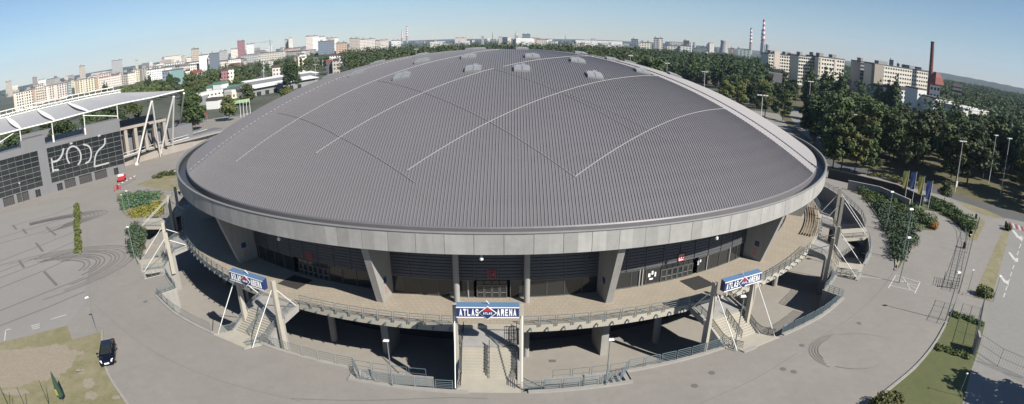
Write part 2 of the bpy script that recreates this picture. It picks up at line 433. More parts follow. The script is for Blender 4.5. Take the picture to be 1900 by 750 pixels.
while q < 70:
    a0, a1 = q, q + 2.0
    if not (doorbay(a0 + .6) or doorbay(a1 - .6)):
        mb = MB(); mb.block(a0, a1, RW - .08, RW - .02, ZD + .06, GT - .02)
        wv = mb.build('window', M['glass'], arena)
        mb = MB()
        mb.block(a0 - .03, a0 + .03, RW - .1, RW + .04, ZD, GT); mb.block(a0, a1, RW - .1, RW + .03, ZD, ZD + .08); mb.block(a0, a1, RW - .1, RW + .03, GT - .08, GT - .005)
        mb.build('window_frame', M['frame'], wv)
    q += 2.0
for c, n in DOORS.items():
    for i in range(n):
        a0 = c + (i - n / 2) * .84; a1 = a0 + .80
        mb = MB(); mb.block(a0 + .08, a1 - .08, RW - .05, RW + .0, ZD + .05, ZD + 1.18); d = mb.build('door', M['glass'], arena)
        mb = MB()
        for b0, b1, z0, z1 in ((a0, a0 + .1, ZD, ZD + 1.25), (a1 - .1, a1, ZD, ZD + 1.25), (a0 + .1, a1 - .1, ZD + 1.17, ZD + 1.25), (a0 + .1, a1 - .1, ZD, ZD + .08)):
            mb.block(b0, b1, RW - .08, RW + .05, z0, z1)
        mb.build('door_frame', M['frame'], d)
        mb = MB(); mb.block(a0 + .12, a1 - .12, RW + .05, RW + .09, ZD + .52, ZD + .57); mb.build('door_handle', M['steel'], d)
        mb = MB(); mb.block(a0 + .02, a1 - .02, RW - .07, RW - .01, ZD + 1.27, GT - .05); mb.build('transom_window', M['glass'], arena)
# paper notices on the panes beside the right-hand doors, a white mullion pair
for a, z0, z1, wd in ((18.3, 3.4, 3.75, .3), (18.75, 3.6, 3.95, .25), (18.5, 3.1, 3.25, .5), (19.2, 3.35, 3.8, .2), (25.9, 3.5, 3.95, .25), (26.3, 3.75, 4.0, .2)): mb = MB(); mb.block(a, a + wd, RW - .015, RW + .012, z0, z1); mb.build('paper_notice', M['letter'], arena)
for a in (17.1, 17.5, 27.6, 32.2, -2.6):
    mb = MB(); mb.block(a - .06, a + .06, RW, RW + .09, ZD, GT); mb.build('door_post', M['concrete'], arena)
# --- gate numbers
def text_mesh(txt, size, name, m, parent=None, ext=.03, bold=.0, sx=1.0):
    cu = bpy.data.curves.new(name, 'FONT'); cu.body = txt; cu.size = size; cu.extrude = ext; cu.offset = bold
    cu.align_x = 'CENTER'; cu.align_y = 'CENTER'; cu.resolution_u = 2
    to = bpy.data.objects.new('tmp', cu); COL.objects.link(to)
    dg = bpy.context.evaluated_depsgraph_get(); dg.update()
    me = bpy.data.meshes.new_from_object(to.evaluated_get(dg)); bpy.data.objects.remove(to)
    for v in me.vertices: v.co.x *= sx
    me.materials.clear(); me.materials.append(m); me.name = name
    o = bpy.data.objects.new(name, me); COL.objects.link(o)
    if parent: o.parent = parent
    return o
for a, t, z in ((0, '14', 4.95), (22.8, '12', 4.85), (-22.8, '16', 4.95), (12.9, '13', 4.75), (-12.9, '15', 4.95)):
    x, y = pol(a, RW + .17)
    fr = MB(); hw = .36
    def L3(u, v, dz): return (x + u * cos(radians(a)) + v * sin(radians(a)), y + u * sin(radians(a)) - v * cos(radians(a)), z + dz)
    mm = M['redsign']
    for u0, v0, u1, v1 in ((-hw, -hw, hw, -hw + .07), (-hw, hw - .07, hw, hw), (-hw, -hw + .07, -hw + .07, hw - .07), (hw - .07, -hw + .07, hw, hw - .07)):
        fr.hexa([L3(u0, .02, v0), L3(u1, .02, v0), L3(u1, -.03, v0), L3(u0, -.03, v0), L3(u0, .02, v1), L3(u1, .02, v1), L3(u1, -.03, v1), L3(u0, -.03, v1)])
    if a == 22.8:
        fr.cur = 1; fr.hexa([L3(-.36, .0, -.36), L3(.36, .0, -.36), L3(.36, -.03, -.36), L3(-.36, -.03, -.36), L3(-.36, .0, .36), L3(.36, .0, .36), L3(.36, -.03, .36), L3(-.36, -.03, .36)])
    s = fr.build('gate_number_sign', [mm, M['letter']], arena)
    tx = text_mesh(t, .52, 'numeral', M['redsign'], s, .02, .02)
    tx.location = (x + .03 * sin(radians(a)), y - .03 * cos(radians(a)), z); tx.rotation_euler = (pi / 2, 0, radians(a))
# --- radial fins and columns
for i, a in enumerate((-106, -82, -58.5, -35.0, -11.75, 12.2, 36.3, 60.5, 83, 106)):
    mb = MB(); t = .31
    for (r0a, r0b, z0, r1a, r1b, z1, tt) in ((44.9, 47.2, ZD, 44.9, 49.2, ZF0 + .05, t), (44.6, 47.0, ZM, 44.6, 47.1, ZD - .62, t * 1.1)):
        c, q = cos(radians(a)), sin(radians(a)); p = []
        for (ra, rb, z) in ((r0a, r0b, z0), (r1a, r1b, z1)):
            for r, s in ((rb, -1), (rb, 1), (ra, 1.05), (ra, -1.05)):
                X, Y = pol(a, r); p.append((X + s * tt * c, Y + s * tt * q, z))
        mb.hexa(p)
    fp_ = mb.build('fin_pillar', M['concrete'], arena)
    if abs(a) < 40:                         # torn posters on the flank that faces the middle
        s = -1 if a > 0 else 1; c, q = cos(radians(a)), sin(radians(a))
        for r_, z_, hh, m_ in ((46.5, 4.5, .28, M['navy']), (46.35, 3.55, .42, M['poster'])):
            mb = MB(); p = []
            for zz in (z_ - hh, z_ + hh):
                for rr_, off in ((r_ - .28, .315), (r_ + .28, .315), (r_ + .28, .335), (r_ - .28, .335)): X, Y = pol(a, rr_); p.append((X + s * off * c, Y + s * off * q, zz))
            mb.hexa(p); mb.build('poster', m_, fp_)
for a in (-3.7, 3.7):
    mb = MB(); X, Y = pol(a, 45.9)
    mb.bar((X, Y, ZD), (X, Y, ZF0 + .05), .26, k=16); mb.bar((X, Y, ZM), (X, Y, ZD - .6), .27, k=16)
    mb.build('column', M['concrete'], arena, smooth=False)
for a in (-19, 19, -28, 28, -45, 45, -52, 52):
    mb = MB(); X, Y = pol(a, 46.6); mb.bar((X, Y, ZM), (X, Y, ZD - .6), .34, k=14); mb.build('undercroft_column', M['concrete'], arena)
# spotlights under the ring
for a in (-22.2, -.7, 23.2, -66, 62):
    mb = MB(); X, Y = pol(a, 49.2)
    mb.bar((X, Y, ZF0), (X, Y, 8.2), .04); mb.lathe([(.06, 7.92), (.15, 8.0), (.15, 8.15), (.08, 8.25)], X, Y, 10); mb.build('spotlight', M['white'], arena)
# --- terrace slab, edge beam, undercroft
mb = MB(); mb.ring([(RW - .1, ZD), (RD, ZD)], -180, 180, 200); terrace = mb.build('terrace_floor', M['deck'], arena)
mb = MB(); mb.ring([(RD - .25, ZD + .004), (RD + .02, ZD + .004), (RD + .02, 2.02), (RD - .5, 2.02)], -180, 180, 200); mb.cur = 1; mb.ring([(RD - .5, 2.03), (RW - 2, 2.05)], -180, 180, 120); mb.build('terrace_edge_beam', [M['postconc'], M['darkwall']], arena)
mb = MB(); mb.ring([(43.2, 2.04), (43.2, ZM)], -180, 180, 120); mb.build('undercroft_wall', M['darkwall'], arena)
for a0, a1 in ((22.5, 25.6), (-25.4, -22.2)):
    mb = MB(); mb.block(a0, a1, 45.6, 47.9, ZD + .005, ZD + .03, 2); mb.build('entrance_mat', M['mat'], arena)
# benches on the right of the terrace
for k in range(5):
    mb = MB(); r = 48.0 + k * .34
    mb.block(50.5, 66.5, r, r + .14, ZD + .3, ZD + .36, 12)
    for a in (51, 55, 58.5, 62, 66): mb.block(a - .05, a + .05, r + .02, r + .12, ZD + .004, ZD + .3)
    tag(mb.build('bench', M['wood']), f"{('innermost', 'second innermost', 'middle', 'second outermost', 'outermost')[k]} of five curved wooden benches on the right of the arena terrace", 'bench', 'wooden benches on the terrace')
# terrace railings between the stair bridges
HALF = 2.9
PORT = [-69, -50.3, -22.55, 0, 22.7, 48.6, 62.5]
def railing(mbx, ptf, a0, a1, step, hgt, rails, rad=.028, out=0.0, brackets=None):
    n = max(1, round(abs(a1 - a0) / step))
    for i in range(n):
        b0 = a0 + (a1 - a0) * i / n; b1 = a0 + (a1 - a0) * (i + 1) / n
        g = (b1 - b0) * .06
        p0, p1 = ptf(b0 + g), ptf(b1 - g)
        for p in (p0, p1): mbx.bar(p, (p[0], p[1], p[2] + hgt), rad, k=5)
        for hh in rails: mbx.bar((p0[0], p0[1], p0[2] + hh), (p1[0], p1[1], p1[2] + hh), rad * (1 if hh == rails[-1] else .75), k=4)
edges = [-100] + [v for a in PORT for v in (a - HALF * 1.0, a + HALF * 1.0)] + [100]
for i in range(0, len(edges), 2):
    a0, a1 = edges[i], edges[i + 1]
    mb = MB(); railing(mb, lambda a: pol(a, RD + .12, ZD - .1), a0, a1, 1.55, .95, (.3, .5, .7, .95), .034)
    n = round((a1 - a0) / 1.55); mb.cur = 1
    for j in range(n):
        a = a0 + (a1 - a0) * (j + .5) / n
        mb.block(a - .05, a + .05, RD, RD + .32, ZD - .32, ZD - .22); mb.block(a - .05, a + .05, RD + .24, RD + .32, ZD - .45, ZD - .3)
    mb.build('terrace_railing', [M['steel'], M['bluesteel']], arena)

# ================================================================== STAIR PORTALS
def portal(a, aland, sign, tilt_label, zt=5.9, zbot=None):
    c, q = cos(radians(a)), sin(radians(a))
    X0, Y0 = pol(a, 51)
    t = thing('entrance_stair', tilt_label, 'stair bridge', (X0, Y0, 0), 'stair bridges up to the arena terrace')
    def Q(u, r, z): X, Y = pol(a, r); return (X + u * c, Y + u * q, z)
    rl = kerbR(aland); XL, YL = pol(aland, rl)
    # lateral shift of the landing against the bridge axis
    sh = (XL - pol(a, rl)[0]) * c + (YL - pol(a, rl)[1]) * q
    W2 = 2.12; rb0, rb1, rs1 = RD + .06, 51.9, 53.55; zb0, zb1 = 2.38, 2.02
    def S(r): return sh * max(0, min(1, (r - rb1) / (rl - rb1)))
    mb = MB(); w = W2 + .22
    mb.hexa([Q(-w, rb1, zb1 - .5), Q(w, rb1, zb1 - .5), Q(w, rb0, zb0 - .5), Q(-w, rb0, zb0 - .5), Q(-w, rb1, zb1), Q(w, rb1, zb1), Q(w, rb0, zb0), Q(-w, rb0, zb0)])
    for s in (-1, 1):
        mb.hexa([Q(s * w - .1, rb1, zb1), Q(s * w + .1, rb1, zb1), Q(s * w + .1, rb0, zb0), Q(s * w - .1, rb0, zb0)] + [Q(s * w - .1, rb1, zb1 + .18), Q(s * w + .1, rb1, zb1 + .18), Q(s * w + .1, rb0, zb0 + .18), Q(s * w - .1, rb0, zb0 + .18)])
    mb.build('bridge', M['concrete'], t)
    mb = MB(); n = 11
    for i in range(n):
        r0 = rb1 + (rs1 - rb1) * i / n; r1 = rb1 + (rs1 - rb1) * (i + 1) / n; z = zb1 - (zb1 - .06) * (i + 1) / n
        x0, x1 = S(r0), S(r1)
        mb.hexa([Q(-W2 + x1, r1, z - .5), Q(W2 + x1, r1, z - .5), Q(W2 + x0, r0, z - .5), Q(-W2 + x0, r0, z - .5), Q(-W2 + x1, r1, z), Q(W2 + x1, r1, z), Q(W2 + x0, r0, z), Q(-W2 + x0, r0, z)])
    mb.build('flight_of_steps', M['postconc'], t)
    mb = MB()
    mb.hexa([Q(-w + sh, rl + .1, -.3), Q(w + sh, rl + .1, -.3), Q(w + S(rs1), rs1 + .003, -.3), Q(-w + S(rs1), rs1 + .003, -.3), Q(-w + sh, rl + .1, .05), Q(w + sh, rl + .1, .05), Q(w + S(rs1), rs1 + .003, .055), Q(-w + S(rs1), rs1 + .003, .055)])
    mb.build('landing', M['postconc'], t)
    # side strings under the flight
    for s in (-1, 1):
        mb = MB(); u = s * (W2 + .1)
        mb.hexa([Q(u - .1 + sh, rl, ZM), Q(u + .1 + sh, rl, ZM), Q(u + .1, rb1 + .003, ZM), Q(u - .1, rb1 + .003, ZM), Q(u - .1 + S(rs1), rs1 + .25, .045), Q(u + .1 + S(rs1), rs1 + .25, .045), Q(u + .1, rb1 + .003, zb1 + .1), Q(u - .1, rb1 + .003, zb1 + .1)])
        mb.build('stringer', M['concrete'], t)
    up = 2.42; RP = 52.55; zbot = ZM if zbot is None else zbot
    for s in (-1, 1):
        mb = MB(); u = s * up; zz = zt
        mb.hexa([Q(u - .17, RP + .25, zbot), Q(u + .17, RP + .25, zbot), Q(u + .17, RP - .25, zbot), Q(u - .17, RP - .25, zbot), Q(u - .14, RP + .2, zz), Q(u + .14, RP + .2, zz), Q(u + .14, RP - .2, zz), Q(u - .14, RP - .2, zz)])
        mb.build('post', M['postconc'], t)
        mb = MB(); mb.bar(Q(u, RP + .3, zt - .75), Q(u + sh * .8, rl - .25, .1), .045, k=8); mb.build('stay_rod', M['white'], t)
        mb = MB(); mb.bar(Q(u, RP - .3, zt - 1.0), Q(u, RD + .4, zb0 + .2), .045, k=8); mb.build('stay_rod', M['white'], t)
    if a == 0:                              # lattice gate leaf folded open against the right rail
        mb = MB(); u0, u1, r_ = 1.15, 2.0, 52.0
        for i in range(6): uu = u0 + (u1 - u0) * i / 5; mb.bar(Q(uu, r_, zb1), Q(uu, r_, zb1 + 1.75), .028, k=4)
        for hh in (.05, .6, 1.2, 1.75): mb.bar(Q(u0, r_, zb1 + hh), Q(u1, r_, zb1 + hh), .034, k=4)
        mb.build('lattice_gate', M['blacksteel'], t)
    # hand rails: two outer ones and a middle one, with kinked infill bars
    def zst(r): return zb1 - (zb1 - .06) * max(0, min(1, (r - rb1) / (rs1 - rb1))) if r > rb1 else zb0 + (zb1 - zb0) * (r - rb0) / (rb1 - rb0)
    for kind, u, ra, rbb in (('s', -W2 + .05, rb0 + .1, rl - .2), ('s', W2 - .05, rb0 + .1, rl - .2), ('m', .0, rb1 + .1, rs1 - .05)):
        mb = MB(); nn = 9 if kind == 's' else 6; P = []
        for i in range(nn + 1):
            r = ra + (rbb - ra) * i / nn; P.append((u + S(r), r, zst(r)))
        for i, (uu, r, z) in enumerate(P):
            if i % 2 == 0 or kind == 'm': mb.bar(Q(uu, r, z), Q(uu, r, z + .72), .026, k=5)
        for hh in (.18, .32, .46, .6, .72):
            mb.path([Q(uu, r, z + hh) for uu, r, z in P], .022 if hh < .7 else .03, k=4)
        if kind == 'm':
            for i in range(1, 6): pass
        mb.build('handrail', M['steel'] if a < 15 and a != 0 else M['blacksteel'], t)
    if sign:
        R0, w, z0, z1, d = 53.49, 2.2, 5.34, 6.2, .5
        mb = MB(); mb.hexa([Q(-w, R0, z0), Q(w, R0, z0), Q(w, R0 - d, z0), Q(-w, R0 - d, z0), Q(-w, R0, z1), Q(w, R0, z1), Q(w, R0 - d, z1 + .1), Q(-w, R0 - d, z1 + .1)])
        sg = mb.build('sign_box', M['navy'], t)
        mb = MB(); mb.hexa([Q(-w - .01, R0 + .0, z1 + .005), Q(w + .01, R0, z1 + .005), Q(w + .01, R0 - d, z1 + .105), Q(-w - .01, R0 - d, z1 + .105), Q(-w - .01, R0, z1 + .03), Q(w + .01, R0, z1 + .03), Q(w + .01, R0 - d, z1 + .13), Q(-w - .01, R0 - d, z1 + .13)])
        mb.build('sign_cover', M['signtop'], sg)
        mb = MB()
        for zz in (z0, z1 - .07): mb.hexa([Q(-w - .02, R0 + .03, zz), Q(w + .02, R0 + .03, zz), Q(w + .02, R0 + .002, zz), Q(-w - .02, R0 + .002, zz), Q(-w - .02, R0 + .03, zz + .07), Q(w + .02, R0 + .03, zz + .07), Q(w + .02, R0 + .002, zz + .07), Q(-w - .02, R0 + .002, zz + .07)])
        mb.build('sign_border', M['letter'], sg)
        zc = (z0 + z1) / 2
        for txt, ux in (('ATLAS', -1.32), ('ARENA', 1.33)):
            o = block_text(txt, .54, .072, 1.36)
            o.build('lettering', M['letter'], None)
            ob = o.last
            place(ob, sg, Q(ux, R0 + .03, zc - .27), a)
        def dia(hw, hh, off, m, nm, top=None):
            mb = MB()
            pts = [(-hw, 0), (0, -hh), (hw, 0), (0, hh)] if top is None else [(-hw * (1 - top), hh * top), (hw * (1 - top), hh * top), (0, hh)]
            k = len(pts); n0 = len(mb.v)
            for dd in (off - .03, off): mb.v += [Q(x, R0 + dd, zc + .0 + z) for x, z in pts]
            mb.f.append(tuple(n0 + k + i for i in range(k))); mb.m.append(0)
            for i in range(k):
                j = (i + 1) % k; mb.f.append((n0 + i, n0 + j, n0 + k + j, n0 + k + i)); mb.m.append(0)
            return mb.build(nm, m, sg)
        dia(.66, .54, .07, M['letter'], 'emblem_border'); dia(.57, .465, .10, M['navy'], 'emblem'); dia(.55, .445, .13, M['red'], 'emblem_tip', .36)
        o = block_text('ATLAS', .17, .03, .62); o.build('emblem_lettering', M['letter'], None); place(o.last, sg, Q(0, R0 + .115, zc - .1), a)
        mb = MB(); mb.bar(Q(.1, R0 - .3, z1 + .1), Q(-.1, R0 - .15, z1 + .45), .03, k=5); mb.build('sign_lamp', M['white'], sg)
    return t

# heavy condensed letters drawn as strokes in a unit box (w=1, h=1)
GLY = {'A': [[(0, 0), (.38, 1), (.62, 1), (1, 0), (.72, 0), (.66, .2), (.34, .2), (.28, 0)], None],
       'T': [[(.36, 0), (.36, .8), (0, .8), (0, 1), (1, 1), (1, .8), (.64, .8), (.64, 0)], None],
       'L': [[(0, 0), (0, 1), (.3, 1), (.3, .2), (.95, .2), (.95, 0)], None],
       'E': [[(0, 0), (0, 1), (.95, 1), (.95, .8), (.3, .8), (.3, .6), (.85, .6), (.85, .41), (.3, .41), (.3, .2), (.95, .2), (.95, 0)], None],
       'N': [[(0, 0), (0, 1), (.3, 1), (.7, .42), (.7, 1), (1, 1), (1, 0), (.7, 0), (.3, .58), (.3, 0)], None],
       'S': [[(0, .3), (.28, .3), (.3, .2), (.66, .2), (.7, .3), (.64, .39), (.12, .52), (.0, .7), (.04, .88), (.2, 1), (.8, 1), (.97, .86), (1, .7), (.72, .7), (.68, .8), (.34, .8), (.3, .7), (.36, .63), (.88, .48), (1, .3), (.95, .12), (.8, 0), (.2, 0), (.04, .12)], None],
       'R': [[(0, 0), (0, 1), (.75, 1), (.96, .88), (1, .7), (.95, .52), (.8, .45), (.97, .3), (1, 0), (.7, 0), (.66, .3), (.56, .37), (.3, .37), (.3, 0)], None]}
class block_text:
    def __init__(s, txt, h, gap, width):
        s.mb = MB(); n = len(txt); lw = (width - gap * (n - 1)) / n; x = -width / 2
        for ch in txt:
            g = GLY[ch][0]
            bm = bmesh.new(); vs = [bm.verts.new((x + u * lw, 0, v * h)) for u, v in g]; f = bm.faces.new(vs); f.normal_update()
            r = bmesh.ops.triangulate(bm, faces=[f])
            bm.verts.index_update()
            for t in bm.faces: s.mb.tri(*[tuple(v.co) for v in t.verts])
            for i in range(len(g)):
                a, b = vs[i].co, vs[(i + 1) % len(g)].co
                s.mb.quad(tuple(a), tuple(b), (b.x, .03, b.z), (a.x, .03, a.z))
            bm.free(); x += lw + gap
    def build(s, name, m, parent): s.last = s.mb.build(name, m, parent); return s.last
def place(o, parent, p, a):
    o.parent = parent; b = (0, 0, 0); q = parent
    while q is not None: b = tuple(b[i] + q.location[i] for i in range(3)); q = q.parent
    o.location = tuple(p[i] - b[i] for i in range(3)); o.rotation_euler = (0, 0, radians(a))

portal(0, 0, True, 'middle one of the three signed stair portals, its ATLAS ARENA sign facing straight out')
portal(-22.55, -24.8, True, 'left one of the three signed stair portals, its ATLAS ARENA sign turned to the left')
portal(22.7, 24.9, True, 'right one of the three signed stair portals, its ATLAS ARENA sign turned to the right')
portal(-50.3, -51.5, False, 'unsigned stair bridge with twin concrete posts left of the left signed portal', 4.6, -.6)
portal(48.6, 50.2, False, 'unsigned stair bridge with twin concrete posts right of the right signed portal', 4.5, -.9)
portal(-69, -71, False, 'unsigned stair bridge in the shade behind the other left one, beside the green planter', 5.0)
portal(62.5, 66.5, False, 'farther unsigned stair bridge on the right with white stays, by the wooden benches', 6.3)
# ================================================================== GROUND AND SURFACES
def ringsheet(name, r0, r1s, m, z=0.0):
    mb = MB(); n = len(AZS) - 1; k = len(r1s) + 1
    for a in AZS:
        for r in [r0(a) if callable(r0) else r0] + list(r1s): mb.v.append(pol(a, r, z))
    for i in range(n):
        for q in range(k - 1):
            mb.f.append((i * k + q, i * k + q + 1, (i + 1) * k + q + 1, (i + 1) * k + q)); mb.m.append(0)
    return mb.build(name, m, kind='structure')
ringsheet('ground', lambda a: 150, [300, 700, 1500, 4000, 6500], M['ground'])
ringsheet('plaza', kerbR, [64, 80, 110, 150.0], M['plaza'])
mb = MB(); mb.ring([(43.0, ZM), (62, ZM)], -180, 180, 180); mb.build('moat_floor', M['moat'], kind='structure')
mb = MB()
for a0, a1 in zip(AZS, AZS[1:]):
    r0, r1 = kerbR(a0), kerbR(a1)
    mb.quad(pol(a0, r0, ZM), pol(a1, r1, ZM), pol(a1, r1, 0), pol(a0, r0, 0))
tag(mb.build('retaining_wall', M['concrete']), 'curved concrete retaining wall round the sunken moat of the arena', 'wall')
mb = MB()
for a0, a1 in zip(AZS, AZS[1:]):
    if any(abs(a0 - c) < 2.2 for c in (-24.8, 0, 24.9, -51.5, 50.2, -71, 66.5)): continue
    r0, r1 = kerbR(a0), kerbR(a1)
    mb.hexa([pol(a0, r0 + .3, 0), pol(a1, r1 + .3, 0), pol(a1, r1 - .05, -.1), pol(a0, r0 - .05, -.1), pol(a0, r0 + .3, .1), pol(a1, r1 + .3, .1), pol(a1, r1 - .05, .1), pol(a0, r0 - .05, .1)])
tag(mb.build('kerb', M['kerb']), 'light concrete kerb running round the edge of the arena moat', 'kerb')

def smooth(pts, n=2):
    for _ in range(n):
        q = [pts[0]]
        for a, b in zip(pts, pts[1:]): q += [(a[0] * .75 + b[0] * .25, a[1] * .75 + b[1] * .25), (a[0] * .25 + b[0] * .75, a[1] * .25 + b[1] * .75)]
        pts = q + [pts[-1]]
    return pts
def sheet(name, px, m, lvl, kind='structure'):
    pts = [G(*p) for p in px]
    bm = bmesh.new(); f = bm.faces.new([bm.verts.new((x, y, .004 * lvl)) for x, y in pts])
    if f.normal.z < 0: f.normal_flip()
    f.normal_update()
    if f.normal.z < 0: f.normal_flip()
    bmesh.ops.triangulate(bm, faces=bm.faces[:]); me = bpy.data.meshes.new(name); bm.to_mesh(me); bm.free()
    me.materials.append(m); o = bpy.data.objects.new(name, me); COL.objects.link(o); o['kind'] = kind
    return o
def ribbon(name, pts, wd, m, lvl, kind='structure'):
    mb = MB()
    L = []
    for i, (x, y) in enumerate(pts):
        a = pts[max(0, i - 1)]; b = pts[min(len(pts) - 1, i + 1)]; l = hypot(b[0] - a[0], b[1] - a[1]) or 1
        nx, ny = -(b[1] - a[1]) / l * wd / 2, (b[0] - a[0]) / l * wd / 2
        L.append(((x + nx, y + ny, .004 * lvl), (x - nx, y - ny, .004 * lvl)))
    for (a, b), (c, d) in zip(L, L[1:]): mb.quad(b, a, c, d) if False else mb.quad(a, b, d, c)
    return mb.build(name, m, kind=kind)
# parking on the left, road on the right, woodland floor
sheet('parking_lot', [(-60, 400), (0, 398), (60, 384), (140, 372), (158, 480), (160, 560), (124, 604), (0, 636), (-60, 650)], M['parking'], 1)
sheet('road', [(1960, 402), (1900, 404), (1862, 408), (1876, 425), (1862, 470), (1842, 540), (1832, 598), (1818, 650), (1788, 750), (1780, 790), (1960, 800)], M['road'], 1)
sheet('woodland_floor', [(1400, 150), (1900, 172), (1960, 220), (1960, 404), (1900, 404), (1769, 366), (1715, 350), (1640, 330), (1545, 312), (1480, 260)], M['forest'], 1)
sheet('street', [(1480, 255), (1548, 300), (1640, 322), (1720, 343), (1769, 360), (1900, 399), (1960, 415), (1960, 440), (1900, 412), (1862, 404), (1800, 380), (1745, 362), (1690, 348), (1610, 325), (1548, 311), (1476, 262)], M['street'], 2)
sheet('pavement', [(1520, 243), (1500, 225), (1485, 205), (1470, 200), (1465, 215), (1480, 240), (1530, 285)], M['plaza'], 2)
# grass
sheet('lawn', [(1600, 760), (1655, 722), (1700, 684), (1736, 640), (1757, 600), (1766, 576), (1800, 588), (1828, 598), (1815, 650), (1800, 692), (1783, 760)], M['grass'], 3)
sheet('lawn', [(1806, 552), (1815, 530), (1842, 468), (1860, 428), (1874, 418), (1866, 460), (1852, 508), (1838, 558)], M['drygrass'], 3)
sheet('lawn', [(1795, 444), (1812, 446), (1828, 412), (1815, 402), (1803, 415)], M['drygrass'], 3)
sheet('lawn', [(1775, 373), (1795, 378), (1830, 390), (1866, 406), (1840, 404), (1800, 390)], M['drygrass'], 3)
sheet('planting_bed', [(1590, 352), (1630, 355), (1690, 380), (1740, 412), (1735, 428), (1700, 426), (1690, 460), (1666, 500), (1661, 460), (1640, 420), (1610, 380)], M['grass'], 3)
sheet('planting_bed', [(1700, 372), (1760, 398), (1805, 430), (1800, 442), (1770, 412), (1735, 393), (1715, 390)], M['grass'], 3)
sheet('lawn', [(-80, 660), (0, 636), (60, 622), (125, 604), (134, 631), (190, 615), (191, 645), (193, 672), (205, 705), (236, 748), (250, 775), (-80, 800)], M['drygrass'], 3)
def ragged(px, seed, amp, n=9):
    r = random.Random(seed); pts = px + [px[0]]; out = []
    for (x0, y0), (x1, y1) in zip(pts, pts[1:]):
        for i in range(n): out.append((x0 + (x1 - x0) * i / n + r.gauss(0, amp), y0 + (y1 - y0) * i / n + r.gauss(0, amp)))
    return out
for i, (x, y, rx, ry) in enumerate(((165, 712, 12, 9), (150, 690, 9, 5), (170, 735, 14, 7), (95, 655, 20, 5), (150, 655, 8, 4), (30, 728, 25, 6), (215, 738, 8, 4))):
    sheet('sandy_patch', ragged([(x - rx, y), (x - rx * .5, y - ry), (x + rx * .6, y - ry * .9), (x + rx, y), (x + rx * .5, y + ry), (x - rx * .6, y + ry * .8)], i, 1.0, 5), M['sand'], 5)
sheet('sandy_patch', ragged([(-80, 690), (-10, 650), (60, 645), (118, 640), (146, 652), (135, 675), (125, 688), (105, 700), (50, 715), (-80, 735)], 77, 1.6), M['sand'], 4)
sheet('lawn', [(215, 360), (262, 356), (300, 358), (312, 366), (288, 402), (234, 404)], M['drygrass'], 3)
sheet('lawn', [(254, 343), (290, 328), (330, 321), (342, 330), (336, 356), (300, 352)], M['drygrass'], 3)
sheet('planting_bed', [(236, 420), (273, 417), (262, 470), (256, 492), (244, 462)], M['grass'], 3)
# white kerb-edges of the lawns
def kerbstones(name, px, label, wd=.22, h=.12):
    pts = smooth([G(*p) for p in px], 2); mb = MB()
    for (x0, y0), (x1, y1) in zip(pts, pts[1:]):
        mb.obox((x0 + x1) / 2, (y0 + y1) / 2, 0, h, hypot(x1 - x0, y1 - y0) + .02, wd, atan2(y1 - y0, x1 - x0))
    return tag(mb.build(name, M['kerb']), label, 'kerb')
kerbstones('kerb', [(1590, 770), (1652, 720), (1698, 683), (1734, 640), (1756, 599)], 'curved kerb along the mown grass at the bottom right')
kerbstones('kerb', [(250, 775), (236, 748), (205, 705), (193, 672), (190, 640), (190, 615)], 'curved kerb of the dry grass beside the dark parked car')
kerbstones('kerb', [(1660, 502), (1678, 465), (1698, 428)], 'straight pale kerb along the lower edge of the green planting bed')
kerbstones('kerb', [(1596, 352), (1612, 380), (1641, 420), (1660, 460), (1663, 502)], 'curved kerb between the arena ring path and the green planting bed')
# painted lines, drains, tyre marks
def line(px, wd, m='line', lvl=5, name='road_marking'): return ribbon(name, [G(*p) for p in px], wd, M[m], lvl)
for p in ([(0, 441), (60, 424), (120, 406), (146, 396)], [(0, 452), (70, 433), (135, 411)], [(0, 485), (60, 462), (140, 430)], [(0, 505), (70, 478), (140, 448)], [(0, 535), (80, 503), (152, 470)], [(0, 577), (80, 545), (157, 515)], [(0, 605), (90, 570), (158, 541)], [(20, 420), (100, 398), (150, 377)], [(0, 516), (70, 490), (140, 465)]):
    line(p, .24, 'drain', 3, 'drain_line')
for p in ([(82, 504), (106, 530)], [(67, 451), (80, 467)], [(86, 421), (104, 437)], [(36, 484), (45, 497)], [(24, 418), (31, 426)], [(42, 425), (50, 434)]): line(p, .42, 'drain', 4, 'drain_line')
def arc(cx, cy, rx, ry, t0, t1, wd, rot=0, lvl=6, n=26, m='tyre'):
    pts = []
    for i in range(n + 1):
        t = radians(t0 + (t1 - t0) * i / n); x, y = rx * cos(t), ry * sin(t)
        pts.append((cx + x * cos(rot) - y * sin(rot), cy + x * sin(rot) + y * cos(rot)))
    return ribbon('tyre_mark', pts, wd, M[m], lvl)
gx, gy = G(1585, 652)
for i in range(4): arc(gx, gy, 4.6 - .28 * i, 3.2 - .18 * i, 95 + 6 * i, 215 - 8 * i, .09, lvl=5 + i)
arc(gx + .4, gy, 4.9, 3.0, 20, 95, .03, lvl=9, m='tyrepale'); arc(gx, gy, 4.2, 2.8, 222, 290, .09, lvl=10, m='tyrepale')
lx, ly = G(40, 520)
for i in range(11): arc(lx, ly, 17.5 - .75 * i + random.uniform(-.2, .2), 9.4 - .45 * i, -70 + 5 * i + random.uniform(-8, 8), 100 - 4 * i + random.uniform(-15, 15), .12 + .1 * random.random(), .72, 5 + i)
lx, ly = G(60, 425)
for i in range(8): arc(lx, ly, 15 - .8 * i, 5 - .3 * i, -80 + 5 * i, 95, .14 + .12 * random.random(), .72, 5 + i)
for p in ([(540, 740), (680, 744), (830, 737), (905, 740)],): ribbon('tyre_mark', smooth([G(*q) for q in p]), .07, M['tyre'], 5)
